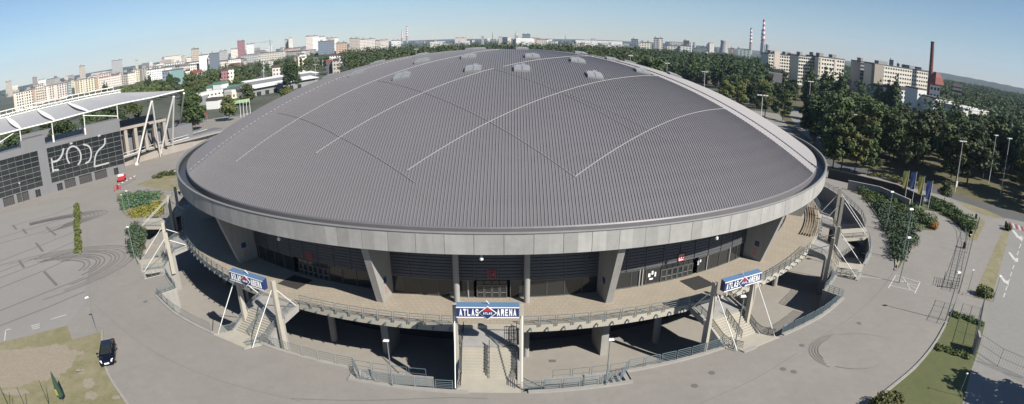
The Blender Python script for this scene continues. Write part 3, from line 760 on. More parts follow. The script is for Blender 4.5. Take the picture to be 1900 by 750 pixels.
for p in ([(1660, 502), (1630, 545), (1580, 590), (1500, 640)], [(1480, 655), (1400, 705), (1300, 748)], [(158, 376), (165, 470), (166, 560), (182, 618)], [(1600, 470), (1640, 478), (1662, 486)], [(170, 560), (260, 640), (380, 700), (560, 745)]):
    ribbon('paving_joint', smooth([G(*q) for q in p]), .06, M['joint'], 4)
line([(94, 593), (124, 584)], .14); line([(11, 613), (9, 632)], .15); line([(12, 612), (20, 611)], .2)
for i in range(3): line([(58 + i, 605 + 3.2 * i), (74, 601 + 3.4 * i)], .16)
for p in ([(1662, 511), (1707, 524)], [(1707, 524), (1697, 545)], [(1662, 511), (1648, 535)], [(1652, 530), (1698, 541)], [(1665, 517), (1700, 536)], [(1676, 516), (1690, 540)], [(1660, 520), (1702, 530)], [(1586, 512), (1642, 518)]): line(p, .13)
for x, y in ((1879, 478), (1862, 520), (1886, 437)):
    a = [(x - 9, y - 9), (x - 5, y - 10), (x + 6, y + 4), (x + 1, y + 5)]; sheet('road_marking', a, M['line'], 5)
    sheet('road_marking', [(x - 2, y + 2), (x + 10, y + 1), (x + 9, y + 10)], M['line'], 6)
for i in range(9): line([(1898 - i * 4.2, 440 + i * 13), (1895 - i * 4.2, 448 + i * 13)], .16)
for i in range(7):
    x, y = 1872 + i * 5.5, 412 + i * 2.0
    sheet('crossing_stripe', [(x, y), (x + 2.6, y + .9), (x + 6, y + 10), (x + 3, y + 9)], M['line'] if i % 2 else M['redsign'], 5)
for x, y in ((1289, 716), (1321, 692), (1453, 685), (1488, 641), (1594, 600), (1473, 690), (270, 560), (1022, 672)):
    if y == 672: continue
    mb = MB(); X, Y = G(x, y); mb.lathe([(.27, .006), (.27, .016)], X, Y, 14)
    mb.build('manhole_cover', M['drain'], kind='structure')
for x, y, z in ((1025, 670, ZM), (1330, 612, ZM)):
    mb = MB(); X, Y = G(x, y, z); mb.box(X - .3, Y - .2, z + .004, X + .3, Y + .2, z + .02); mb.build('drain_grate', M['drain'], kind='structure')

# ================================================================== RAILINGS ROUND THE MOAT
def kp(off=-.0, z=.1): return lambda a: pol(a, kerbR(a) + off, z)
for a0, a1, lab in ((-40.5, -27.8, 'blue-grey railing on the moat kerb left of the left signed portal'), (-22.0, -11.4, 'grey steel railing on the moat kerb right of the left signed portal'), (11.4, 22.2, 'blue-grey steel railing on the moat kerb left of the right signed portal'),
                    (27.8, 40.4, 'blue-grey steel railing on the moat kerb right of the right signed portal'), (53.2, 63.4, 'steel railing on the moat kerb between the two right-hand unsigned bridges'), (69.2, 100, 'far right steel railing on the moat kerb along the ring path'), (-67.5, -54, 'short steel railing on the moat kerb between the two left-hand unsigned bridges')):
    mb = MB(); railing(mb, kp(.02), a0, a1, 1.9 if abs(a0) > 20 else 1.6, .85, (.16, .33, .5, .67, .85), .03)
    tag(mb.build('guard_railing', M['bluesteel' if a0 > 0 else 'steel']), lab, 'railing', 'moat railings')
# stairwells beside the middle portal
for s, lab in ((-1, 'left'), (1, 'right')):
    mb = MB(); railing(mb, lambda a: pol(a, kerbR(a) - .02, .1), s * 2.6, s * 11.6, 1.5, .8, (.16, .3, .44, .6, .8), .028)
    railing(mb, lambda a: pol(a, 53.65, .0), s * 5.0, s * 11.4, 1.5, .78, (.3, .78), .022)
    p0, p1 = pol(s * 11.7, 53.65, .1), pol(s * 12.2, 55.0, .1)
    tag(mb.build('guard_railing', M['bluesteel']), f'double grey railing round the stairwell just {lab} of the middle signed portal', 'railing', 'moat railings')
    t = MB()
    for i in range(14):
        a = s * (11.2 - i * .42); z = .0 - i * .2
        t.block(min(a, a - s * .42), max(a, a - s * .42), 53.72, 55.02, ZM, z)
    tag(t.build('stairwell_steps', M['concrete']), f'concrete steps going down into the moat just {lab} of the middle signed portal', 'steps')
    t = MB(); t.ring([(53.72, ZM), (53.72, .1), (53.6, .1), (53.6, ZM)], s * 4.5, s * 11.3); tag(t.build('stairwell_wall', M['concrete']), f'thin concrete wall of the stairwell {lab} of the middle portal', 'wall')
for s, lab in ((-1, 'left'), (1, 'right')):      # notches with platforms at the sides
    mb = MB(); railing(mb, lambda a: pol(a, 53.7, .05), s * 40.9, s * 46.3, 1.7, .8, (.16, .3, .44, .6, .8), .028)
    for a in (40.75, 46.5):
        P = [pol(s * a, 53.7 + i * .6, .05) for i in range(5)]
        for p, q in zip(P, P[1:]):
            mb.bar(p, (p[0], p[1], .85), .028, k=5)
            for hh in (.2, .4, .6, .8): mb.bar((p[0], p[1], hh + .05), (q[0], q[1], hh + .05), .022, k=4)
    tag(mb.build('guard_railing', M['bluesteel']), f'railing turning round the notch in the kerb beside the {lab} unsigned stair bridge', 'railing', 'moat railings')
# ================================================================== LAMPS, FLAGS, FENCES, CARS
def lamp_proto(name, h, label, double=False, loc=(0, 0, 0), group='street lamps'):
    t = thing(name, label, 'street lamp', loc, group)
    mb = MB(); mb.bar((loc[0], loc[1], 0), (loc[0], loc[1], h), .055 if h < 8 else .10, .035 if h < 8 else .05, k=8); mb.build('lamp_post', M['steel'] if h < 8 else M['white'], t)
    x, y = loc[0], loc[1]
    if not double:
        mb = MB(); mb.hexa([(x - .3, y - .11, h - .02), (x + .13, y - .11, h - .02), (x + .13, y + .11, h - .02), (x - .3, y + .11, h - .02), (x - .25, y - .07, h + .09), (x + .1, y - .07, h + .09), (x + .1, y + .07, h + .09), (x - .25, y + .07, h + .09)]); mb.build('lamp_head', M['white'], t)
    else:
        mb = MB(); mb.bar((x - .9, y, h), (x + .9, y, h), .04, k=5); mb.build('cross_arm', M['steel'], t)
        for s in (-1, 1):
            for d in (.35, .95):
                mb = MB(); mb.box(x + s * d - .2, y - .28, h + .02, x + s * d + .2, y + .28, h + .16); mb.build('floodlight', M['white'], t)
    return t
lp = lamp_proto('street_lamp', 4.05, 'slim grey street lamp by the stairwell left of the middle portal', loc=(*G(729, 718), 0))
def lamp(px, py, lab, h=4.05, rz=0):
    x, y = G(px, py); return dup(lp, (x, y, 0), rz, h / 4.05, lab)
lamp(1124, 716, 'slim grey street lamp by the stairwell right of the middle portal', 4.05, pi)
lamp(182, 618, 'pale street lamp at the tip of the dry grass above the parked dark car', 3.85, 1)
lamp(44, 378, 'street lamp in front of the grey stadium facade on the left', 4.4)
lamp(1643, 428, 'street lamp in the upper part of the green planting bed on the right', 6.0)
lamp(1672, 483, 'street lamp in the middle of the green planting bed, tallest of those in it', 6.9)
lamp(1668, 525, 'street lamp at the lower tip of the green planting bed on the right', 5.6)
lamp(1754, 595, 'street lamp beside the gate at the top of the mown grass', 5.4)
lamp(1794, 545, 'small lamp standing by the railed queue lane on the right', 3.0)
lamp(1793, 470, 'small lamp beside the bend of the queue lane on the right', 2.8)
lamp(1842, 560, 'small lamp at the round bush on the grass median', 3.2)
lamp(1778, 735, 'lamp with a white head rising from the mown grass at the bottom right', 2.2)
lamp(243, 400, 'thin street lamp at the corner of the juniper planter on the left', 4.2)
lamp(330, 352, 'lamp with a white head at the edge of the grass triangle left of the ring', 3.6)
lamp(232, 398, 'second thin lamp at the corner of the juniper planter, further left', 3.4)
lamp(250, 480, 'thin street lamp in the small bluish planting bed on the left', 4.3)
lamp(1362, 648, 'thin dark lamp in front of the steps of the right signed portal', 5.0)
tl = lamp_proto('floodlight_mast', 11.0, 'tall white floodlight mast by the street in front of the dark trees', True, (*G(1771, 358), 0), 'floodlight masts')
for x, dist, yt, lab in ((1415, 118, 178, 'floodlight mast just behind the right edge of the dome'), (1583, 150, 213, 'floodlight mast rising out of the middle of the dark trees'), (1504, 190, 152, 'distant floodlight mast in front of the pale apartment blocks'), (1848, 150, 252, 'floodlight mast among the trees near the right edge of the picture'), (1873, 140, 258, 'second floodlight mast among the trees at the right edge'),
                         (1308, 200, 134, 'floodlight mast beside the end of the long dark building'), (1238, 240, 118, 'floodlight mast in front of the long dark building'), (1170, 260, 104, 'floodlight mast left of the long dark building, by the park trees'), (772, 300, 92, 'floodlight mast in the park trees left behind the dome'), (585, 330, 120, 'lamp mast among the trees above the warehouse'), (488, 330, 112, 'lamp mast among the trees beyond the green-roofed kiosks')):
    x, y, z = at(x, yt, dist); dup(tl, (x, y, 0), random.uniform(-.4, .4), (1, 1, z / 11.0), lab)
mbx = MB(); X, Y = G(1771, 358); mbx.box(X - .35, Y - .4, 1.4, X + .05, Y - .1, 2.6); mbx.build('switch_box', M['white'], tl)
# flags
def cloth(p, w_, h0, h1, m, name, parent, dx=1, dy=0):
    mb = MB(); n, k = 6, 10; n0 = len(mb.v)
    for i in range(n + 1):
        for j in range(k + 1):
            u = i / n; v = j / k; wv = .14 * sin(u * 5 + v * 4) * u
            mb.v.append((p[0] + dx * w_ * u + dy * wv, p[1] + dy * w_ * u + dx * wv, h0 + (h1 - h0) * v - .1 * u))
    for i in range(n):
        for j in range(k):
            a = i * (k + 1) + j; mb.f.append((a, a + k + 1, a + k + 2, a + 1)); mb.m.append(0)
    return mb.build(name, m, parent, smooth=True)
M['fyel'] = mat('yellow_flag', (.50, .44, .05), .7, noise=[(1.2, .7, (.62, .58, .25))]); M['fblu'] = mat('blue_flag', (.045, .085, .30), .7, noise=[(1.2, .6, (.16, .22, .42))]); M['fgrn'] = mat('green_flag', (.22, .42, .16), .7, noise=[(.8, .6, (.5, .6, .4))])
for i, (bx, by, ty, m, lab) in enumerate(((1676, 384, 313, 'fyel', 'yellow banner flag, leftmost of the row by the grey ramp wall'), (1690, 386, 319, 'fblu', 'blue banner flag between the two yellow ones by the ramp wall'), (1704, 396, 326, 'fyel', 'yellow banner flag between the two blue ones by the ramp wall'), (1718, 406, 333, 'fblu', 'blue banner flag, rightmost of the row by the ramp wall'))):
    x, y = G(bx, by); t = thing('flagpole', lab, 'flag', (x, y, 0), 'banner flags by the ramp')
    mb = MB(); mb.bar((x, y, 0), (x, y, 6.6), .05, .035, k=6); mb.build('pole', M['white'], t)
    cloth((x, y), -.95, 3.4, 6.5, M[m], 'banner', t, .83, -.55)
for i, (bx, by) in enumerate(((447, 218), (453, 217), (459, 216), (465, 215))):
    x, y = G(bx, by); t = thing('flagpole', ('leftmost', 'second from the left', 'third from the left', 'rightmost')[i] + ' of the four pale green flags on white poles behind the dome', 'flag', (x, y, 0), 'green flags')
    mb = MB(); mb.bar((x, y, 0), (x, y, 6.5), .1, .07, k=6); mb.build('pole', M['white'], t)
    cloth((x, y), -2.6, 5.3, 6.5, M['fgrn'], 'banner', t, .8, .3)
# fences
def fence(px, h, lab, step=2.0, rails=(.1, .5, .95), cat='fence', m='steel', mesh=False, r=.03):
    P = [G(*p) for p in px]; x, y = P[0]; t = thing('wire_fence', lab, cat, (x, y, 0))
    mb = MB()
    for (x0, y0), (x1, y1) in zip(P, P[1:]):
        for q in rails: mb.bar((x0, y0, h * q), (x1, y1, h * q), r * .7, k=4)
        if mesh:
            n = int(hypot(x1 - x0, y1 - y0) / .28)
            for i in range(n): mb.bar((x0 + (x1 - x0) * i / n, y0 + (y1 - y0) * i / n, .05), (x0 + (x1 - x0) * i / n, y0 + (y1 - y0) * i / n, h * .97), .008, k=3, cap=False)
    mb.build('fence_panel', M[m], t)
    for (x0, y0), (x1, y1) in zip(P, P[1:]):
        n = max(1, round(hypot(x1 - x0, y1 - y0) / step))
        for i in range(n + 1 if (x1, y1) == P[-1] else n):
            X, Y = x0 + (x1 - x0) * i / n, y0 + (y1 - y0) * i / n
            mb = MB(); mb.bar((X, Y, 0), (X, Y, h), r, k=5); mb.build('fence_post', M[m], t)
    return t
fence([(1815, 418), (1806, 440), (1797, 478), (1786, 520), (1779, 545)], 1.9, 'wire mesh fence between the queue lane and the outer road on the right', 2.4, (.03, .5, .98), mesh=True)
fence([(1789, 432), (1792, 455), (1783, 500), (1776, 537)], 1.15, 'inner steel crush rail of the queue lane on the right', 1.3, (.5, .98), 'railing', 'steel', r=.035)
fence([(1745, 398), (1770, 408), (1789, 432)], 1.15, 'curved steel rail leading into the queue lane on the right', 1.6, (.5, .98), 'railing', 'blacksteel', r=.035)
fence([(1776, 537), (1748, 533), (1751, 518)], 1.0, 'dark barrier closing the lower end of the queue lane', 1.2, (.1, .3, .5, .7, .98), 'railing', 'blacksteel')
fence([(1771, 566), (1765, 585), (1757, 604)], 1.9, 'white framed open gate leaf at the top of the mown grass', 1.8, (.04, .5, .98), 'gate', 'steel', mesh=True)
fence([(1821, 572), (1814, 605), (1806, 644)], 1.9, 'white framed wire fence on the right side of the mown grass', 2.2, (.04, .5, .98), mesh=True)
fence([(1806, 650), (1850, 680), (1900, 702), (1940, 722)], 1.9, 'long wire fence crossing the road at the bottom right', 2.6, (.04, .5, .98), mesh=True)
x, y = G(1806, 652); mb = MB(); mb.obox(x, y, 0, 1.9, 1.5, .25, .9); tag(mb.build('gate_pier', M['concrete']), 'pale gate pier at the corner of the mown grass and the fence', 'pier')
# ramp walls on the right
def wallseg(px, h, th, lab, m='concrete', cop=True):
    P = [G(*p) for p in px]; t = thing('ramp_wall', lab, 'wall', (*P[0], 0)); mb = MB(); mc = MB()
    for (x0, y0), (x1, y1) in zip(P, P[1:]):
        l, an = hypot(x1 - x0, y1 - y0), atan2(y1 - y0, x1 - x0)
        mb.obox((x0 + x1) / 2, (y0 + y1) / 2, 0, h, l, th, an)
        if cop: mc.obox((x0 + x1) / 2, (y0 + y1) / 2, h, h + .08, l + .05, th + .12, an)
    mb.build('wall_face', M[m], t)
    if cop: mc.build('coping', M['kerb'], t)
wallseg([(1572, 352), (1630, 364), (1686, 389)], 1.75, .3, 'lower grey ramp wall with a pale coping behind the green planting bed')
wallseg([(1536, 330), (1600, 345), (1660, 360), (1711, 383)], 1.9, .35, 'upper long grey wall between the ramp and the street', 'darkwall', False)
# barrier, red car, shelter, parasol
def car(name, lab, body_m, loc, rz, parts_extra=None):
    t = thing(name, lab, 'car'); k = MB()
    prof = [(-2.02, .32), (-2.1, .6), (-2.04, .82), (-1.85, .93), (-.85, .97), (.75, .96), (1.25, .89), (1.7, .79), (1.95, .68), (2.08, .54), (2.08, .34)]
    n = len(prof)
    for s, wd in ((-1, .86), (1, .86)): pass
    rows = []
    for x, z in prof:
        f = 1 - .22 * (max(0, abs(x) - 1.2) / .9) ** 2
        rows.append([(x, -.84 * f, .3), (x, -.88 * f, min(z, .62)), (x, -.80 * f, z), (x, .80 * f, z), (x, .88 * f, min(z, .62)), (x, .84 * f, .3)])
    for r in rows: k.v += r
    for i in range(n - 1):
        for j in range(5): k.f.append((i * 6 + j, (i + 1) * 6 + j, (i + 1) * 6 + j + 1, i * 6 + j + 1)); k.m.append(0)
    k.f.append(tuple(range(6))); k.m.append(0); k.f.append(tuple(reversed(range((n - 1) * 6, n * 6)))); k.m.append(0)
    # cabin
    cab = [(-1.95, .93, .72), (-1.2, 1.32, .56), (-.05, 1.37, .56), (1.05, .95, .70)]
    b = len(k.v)
    for x, z, wv in cab: k.v += [(x, -wv, z), (x, wv, z)]
    k.f.append((b + 2, b + 4, b + 5, b + 3)); k.m.append(0)
    for s in (0, 1):
        pass
    bo = k.build('body', [body_m], t, smooth=True); bv = bo.modifiers.new('soft_edges', 'BEVEL'); bv.width = .09; bv.segments = 3; bv.limit_method = 'ANGLE'; bv.angle_limit = radians(25)
    gl = MB()
    def P(i, s): x, z, wv = cab[i]; return (x, s * wv, z)
    for s in (-1, 1):
        gl.quad(P(0, s), P(1, s), P(2, s), P(3, s))
    gl.build('side_window', M['glass'], t)
    gl = MB(); gl.quad(P(2, -1), P(3, -1), P(3, 1), P(2, 1)); gl.build('windscreen', M['glass'], t)
    gl = MB(); gl.quad(P(0, -1), P(1, -1), P(1, 1), P(0, 1)); gl.build('rear_window', M['glass'], t)
    pl = MB()
    for s in (-1, 1):
        for i in (0, 1, 2): pl.bar(P(i, s), P(i + 1, s), .045, k=5)
        pl.bar((-.5, s * .56, 1.35), (-.45, s * .74, .97), .04, k=5)
    pl.build('window_pillar', body_m, t)
    for sx in (-1.3, 1.32):
        for s in (-1, 1):
            wh = MB(); wh.bar((sx, s * .66, .31), (sx, s * .87, .31), .31, k=16); wo = wh.build('wheel', M['blacksteel'], t)
            rm = MB(); rm.bar((sx, s * .865, .31), (sx, s * .885, .31), .19, k=12); rm.build('rim', M['steel'], wo)
    for s in (-1, 1):
        h = MB(); h.hexa([(1.86, s * .52, .58), (2.08, s * .48, .54), (2.0, s * .70, .54), (1.78, s * .74, .6), (1.86, s * .52, .75), (2.04, s * .48, .66), (1.95, s * .70, .66), (1.78, s * .74, .76)]); h.build('headlight', M['letter'], t)
        h = MB(); h.box(-2.11, s * .62 - .14, .6, -2.0, s * .62 + .14, .82); h.build('tail_light', M['red'], t)
        h = MB(); h.obox(.72, s * .98, .92, 1.06, .12, .22, 0); h.build('wing_mirror', body_m, t)
    h = MB(); h.box(2.08, -.26, .42, 2.13, .26, .56); h.build('number_plate', M['letter'], t)
    t.location = loc; t.rotation_euler = (0, 0, rz); t.scale = (.92, .92, .92)
    return t
M['carpaint'] = mat('dark_car_paint', (.010, .013, .028), .18, .3, spec=.6); M['carred'] = mat('red_car_paint', (.5, .03, .05), .3); M['carsil'] = mat('silver_car_paint', (.4, .4, .42), .3, .5); M['carwht'] = mat('white_car_paint', (.7, .7, .7), .3)
a, b = G(205, 643), G(201, 684)
dc = car('parked_car', 'shiny dark blue hatchback parked against the curved kerb on the left', M['carpaint'], ((a[0] + b[0]) / 2, (a[1] + b[1]) / 2, 0), atan2(b[1] - a[1], b[0] - a[0]))
x, y = G(226, 337); t = thing('vendor_cart', 'small red cart with a white lid in front of the stadium corner', 'cart', (x, y, 0))
mb = MB(); mb.obox(x, y, .35, 1.25, 1.5, .9, .6); mb.build('body', M['red'], t)
mb = MB(); mb.obox(x, y, 1.26, 1.6, 1.35, .8, .6); mb.build('lid', M['letter'], t)
mb = MB(); mb.obox(x + .75, y + .5, .7, 1.5, .5, .6, .6); mb.build('seat', M['red'], t)
for dx, dy in ((-.5, -.7), (.7, .1), (-.8, 0), (.4, .9)): mb = MB(); mb.bar((x + dx - .05, y + dy, .3), (x + dx + .06, y + dy - .08, .3), .3, k=12); mb.build('wheel', M['blacksteel'], t)
ccol = {'silver': 'carsil', 'white': 'carwht', 'dark': 'carpaint', 'red': 'carred'}
protoc = {'dark': dc, 'red': None}
for i, (px, py, c, lab) in enumerate(((413, 197, 'dark', 'dark car parked near the green-roofed kiosks, leftmost of the row'), (422, 196, 'silver', 'silver car in the row by the green-roofed kiosks'), (437, 194, 'red', 'red car in the row by the green-roofed kiosks'), (443, 193, 'dark', 'dark car at the right end of the row by the kiosks'), (400, 199, 'white', 'white car beside the small booth near the kiosks'), (352, 190, 'white', 'white car on the road left behind the red-roofed shelter'))):
    x, y = G(px, py)
    r = car('parked_car', lab, M[ccol[c]], (x, y, 0), .5 + random.uniform(-.1, .1)); r['group'] = 'cars parked by the kiosks'
# red and white barrier
t = thing('road_barrier', 'raised-end red and white striped road barrier beside the juniper planter', 'barrier', (*G(215, 352), 0))
a, b = G(219, 352), G(252, 334)
mb = MB()
for i in range(9):
    mb.cur = i % 2; p = (a[0] + (b[0] - a[0]) * i / 9, a[1] + (b[1] - a[1]) * i / 9, .9); q = (a[0] + (b[0] - a[0]) * (i + 1) / 9, a[1] + (b[1] - a[1]) * (i + 1) / 9, .9); mb.bar(p, q, .07, k=6)
mb.build('boom', [M['letter'], M['red']], t)
mb = MB(); mb.obox(a[0], a[1], 0, 1.0, .4, .4, .3); mb.build('barrier_housing', M['red'], t)
mb = MB(); mb.bar((b[0], b[1], 0), (b[0], b[1], .9), .05); mb.build('rest_post', M['steel'], t)
t = thing('hoop_barrier', 'small red tubular hoop barrier at the roadside left of the planter', 'barrier', (*G(213, 356), 0)); x, y = G(213, 356)
mb = MB(); mb.path([(x, y, 0), (x, y, 1.0), (x + .5, y + 1.5, 1.0), (x + .5, y + 1.5, 0)], .06); mb.build('hoop', M['red'], t)
# folded parasol and net poles bottom left
x, y = G(118, 748); t = thing('folded_parasol', 'closed dark green parasol with a yellow mark at the bottom left', 'parasol', (x, y, 0))
M['parasol'] = mat('green_parasol_cloth', (.025, .07, .045), .8)
mb = MB(); mb.lathe([(.12, .5), (.33, .75), (.25, 1.6), (.1, 2.7), (.03, 3.0)], x, y, 9); mb.build('canopy', M['parasol'], t)
mb = MB(); mb.bar((x, y, 0), (x, y, .6), .03); mb.build('pole', M['steel'], t)
mb = MB(); mb.obox(x + .03, y - .30, .95, 1.5, .2, .06, 0); mb.build('emblem', M['fyel'], t)
for i, (px, py) in enumerate(((20, 762), (52, 765), (27, 775), (92, 752))):
    x, y = G(px, py); mb = MB(); mb.bar((x, y, 0), (x, y, 2.4), .035, .025, k=6); tag(mb.build('net_pole', M['parasol']), ('first', 'third', 'second', 'fourth')[i] + ' dark green net pole from the left, left of the closed parasol', 'pole', 'net poles')
# bollards and litter bins at the right-hand lane
for px, py, lab in ((1788, 461, 'dark litter bin on the fence of the queue lane'), (1865, 421, 'dark bollard at the end of the grass median by the red crossing'), (1810, 407, 'dark box at the corner of the hedge by the street')):
    x, y = G(px, py); mb = MB(); mb.lathe([(.22, 0), (.25, .1), (.25, .9), (.18, 1.0)], x, y, 10); tag(mb.build('litter_bin', M['blacksteel']), lab, 'bin')
# ================================================================== STADIUM STAND ON THE LEFT
UX, UY = .51013, .86010; NX, NY = UY, -UX
AX, AY = -106 + 2 * NX, -11.5 + 2 * NY
def Wp(px, py, off=0.0):
    w = ray(px, py); ax, ay = AX + NX * off, AY + NY * off
    t = ((ax - CX) * NX + (ay - CY) * NY) / (w[0] * NX + w[1] * NY)
    X, Y, Z = CX + w[0] * t, CY + w[1] * t, CZ + w[2] * t
    return (X - ax) * UX + (Y - ay) * UY, Z
def FP(s, d, z): return (AX + UX * s + NX * d, AY + UY * s + NY * d, z)    # s along the facade, d towards the arena
def fbox(mb, s0, s1, d0, d1, z0, z1):
    mb.hexa([FP(s0, d1, z0), FP(s1, d1, z0), FP(s1, d0, z0), FP(s0, d0, z0), FP(s0, d1, z1), FP(s1, d1, z1), FP(s1, d0, z1), FP(s0, d0, z1)])
z6 = lambda x, y: Wp(x / 3.946, 210 + y / 3.946)
M['clad'] = mat('grey_cladding', (.225, .225, .235), .6, noise=[(.3, .3, (.19, .19, .20)), (2, .2, (.18, .18, .19))], streak=(1.2, .3, (.17, .17, .175)))
M['membrane'] = mat('white_membrane', (.497, .497, .50), .6, noise=[(.15, .25, (.47, .47, .48)), (1.2, .15, (.44, .44, .45))])
M['steelwhite'] = mat('white_steel', (.80, .79, .76), .5)
M['pier'] = mat('pier_concrete', (.46, .41, .36), .85, noise=[(.4, .4, None)])
M['slats'] = mat('dark_slatted_gate', (.055, .05, .05), .7)
st = thing('stadium_stand', 'grey stadium stand with ŁÓDŹ lettering on dark glass and a white membrane roof', 'stadium', FP(0, 0, 0))
S1, S0 = z6(872, 40)[0], -48.0
zc = [(S0, 7.4, 11.2), (7.4, 13.4, z6(145, 205)[1]), (13.4, 24.0, z6(325, 232)[1]), (24.0, S1, z6(872, 40)[1])]
gl = [(S0, 11.2), (13.5, 32.6)]; GZ0, GZ1 = 2.1, 9.75
mb = MB()
mb.hexa([FP(S0, -.5, 0), FP(S1, -.5, 0), FP(S1, -18, 0), FP(S0, -18, 0), FP(S0, -.5, 10.4), FP(S1, -.5, 10.4), FP(S1, -18, 10.4), FP(S0, -18, 10.4)])
for a, b, z in zc: fbox(mb, a, b, -.5, 0, GZ1, z); fbox(mb, a, b, -3.5, -.502, 10.41, z)
fbox(mb, 11.2, 13.5, -.5, 0, 0, GZ1); fbox(mb, 32.6, S1, -.5, 0, 0, GZ1)
ops = [(-46, -43), (-40, -37), (-30, -27), (-22, -19), (-14, -11), (-7.5, -4.6), (-3.4, -.4), (.8, 3.6), (4.3, 7.3), (9.0, 10.3), (14.6, 16.0), (16.6, 19.4), (20.4, 23.7), (24.5, 27.7), (29.6, 30.8)]
cur = S0
for a, b in ops + [(32.6, 32.6)]:
    if a >= 11.2 and cur < 11.2:
        fbox(mb, cur, 11.2, -.5, 0, 0, GZ0); cur = 13.5
    if a > cur: fbox(mb, cur, a, -.5, 0, 0, GZ0)
    if b > a: fbox(mb, a, b, -.5, 0, 1.95 if b - a > 2 else 1.6, GZ0)
    cur = b
mb.build('facade', M['clad'], st)
for a, b in ops:
    mb = MB(); fbox(mb, a, b, -.45, -.3, 0, 1.95 if b - a > 2 else 1.6)
    g = mb.build('garage_gate' if b - a > 2 else 'door', M['slats'] if b - a > 2 else M['glass'], st)
    mb = MB(); n = int((b - a) / .45)
    for i in range(1, n): fbox(mb, a + (b - a) * i / n - .03, a + (b - a) * i / n + .03, -.3, -.26, 0, 1.9 if b - a > 2 else 1.55)
    mb.build('gate_bars', M['frame'], g)
for a, b in gl:
    mb = MB(); fbox(mb, a, b, -.4, -.12, GZ0, GZ1); w_ = mb.build('curtain_wall', M['glass'], st)
    mb = MB(); n = 7
    for i in range(1, n): z = GZ0 + (GZ1 - GZ0) * i / n; fbox(mb, a, b, -.12, -.05, z - .035, z + .035)
    k = int((b - a) / 1.9)
    for i in range(1, k): s = a + (b - a) * i / k; fbox(mb, s - .02, s + .02, -.115, -.09, GZ0, GZ1)
    mb.build('glazing_bars', M['steel'], w_)
# stylised letters, laid out on the glass
def stroke(mb, pts, wd):
    P = [z6(*p) for p in pts]
    for i, ((s0, z0), (s1, z1)) in enumerate(zip(P, P[1:])):
        l = hypot(s1 - s0, z1 - z0) or 1e-6; ex, ez = (s1 - s0) / l * wd * .3, (z1 - z0) / l * wd * .3
        nx, nz = -(z1 - z0) / l * wd / 2, (s1 - s0) / l * wd / 2
        q = [(s0 - ex + nx, z0 - ez + nz), (s0 - ex - nx, z0 - ez - nz), (s1 + ex - nx, z1 + ez - nz), (s1 + ex + nx, z1 + ez + nz)]
        d = .02 + .004 * (i % 2)
        mb.hexa([FP(a, -.05, b) for a, b in q] + [FP(a, d, b) for a, b in q])
def curve(*pts): return smooth(list(pts), 2)
M['lodz'] = mat('pale_letter_steel', (.49, .50, .50), .5)
for name, strokes in (('letter', [[(378, 335), (384, 380), (390, 428)], [(386, 420), (428, 415)], curve((383, 358), (425, 350), (455, 310), (466, 262))]),
                      ('letter', [[(541 + 52 * cos(t) - 8 * sin(t), 315 - 72 * sin(t) - 4 * cos(t)) for t in [radians(-62 + i * 15) for i in range(20)]], [(515, 224), (528, 221)]]),
                      ('letter', [curve((612, 230), (655, 240), (672, 290), (660, 350), (628, 368))]),
                      ('letter', [curve((768, 186), (770, 232), (720, 270), (695, 320), (692, 392)), [(692, 392), (795, 365)], [(720, 167), (732, 163)]])):
    mb = MB()
    for s in strokes[:2]: stroke(mb, s, .36)
    lt = mb.build(name, M['lodz'], st)
    for s in strokes[2:]: mb = MB(); stroke(mb, s, .42); mb.build('accent', M['lodz'], lt)
# membrane roof
FE = [(-48, 14.2)] + [Wp(*p) for p in ((0, 250), (97, 226), (222, 193), (283, 181), (341, 167))]
BE = []
for p in ((-60, 240), (0, 222), (64, 205.6), (120, 193), (166, 183), (225, 172)): BE.append(Wp(*p, off=-17))
def lerp(P, s):
    for (a, za), (b, zb) in zip(P, P[1:]):
        if s <= b: return za + (zb - za) * (s - a) / (b - a)
    return P[-1][1]
SE = FE[-1][0]; SB = BE[-1][0]
mb = MB(); n, k = 60, 14; rows = []
for i in range(n + 1):
    u = i / n; s = -48 + (SE + 48) * u
    tip = max(0, (s - SB) / (SE - SB)); depth = 17 * (1 - max(0, min(1, tip)) ** 1.0) + .5
    zf = lerp(FE, s); zb = lerp(BE, min(s, SB)) * (1 - min(1, tip)) + zf * min(1, tip)
    bay = abs(((s + 48) / 8.6) % 1 - .5) * 2
    r = []
    for j in range(k + 1):
        v = j / k; sag = .55 * sin(pi * v) * (1 - bay ** 2) * min(1, depth / 8)
        r.append(FP(s, -depth * v, zf + (zb - zf) * v - sag))
    rows.append(r)
for r in rows: mb.v += r
for i in range(n):
    for j in range(k): mb.f.append((i * (k + 1) + j, (i + 1) * (k + 1) + j, (i + 1) * (k + 1) + j + 1, i * (k + 1) + j + 1)); mb.m.append(0)
mb.build('membrane_roof', M['membrane'], st, smooth=True)
mb = MB(); mb.path([FP(s, .05, z) for s, z in FE], .16, 6); mb.build('roof_edge_beam', M['steelwhite'], st)
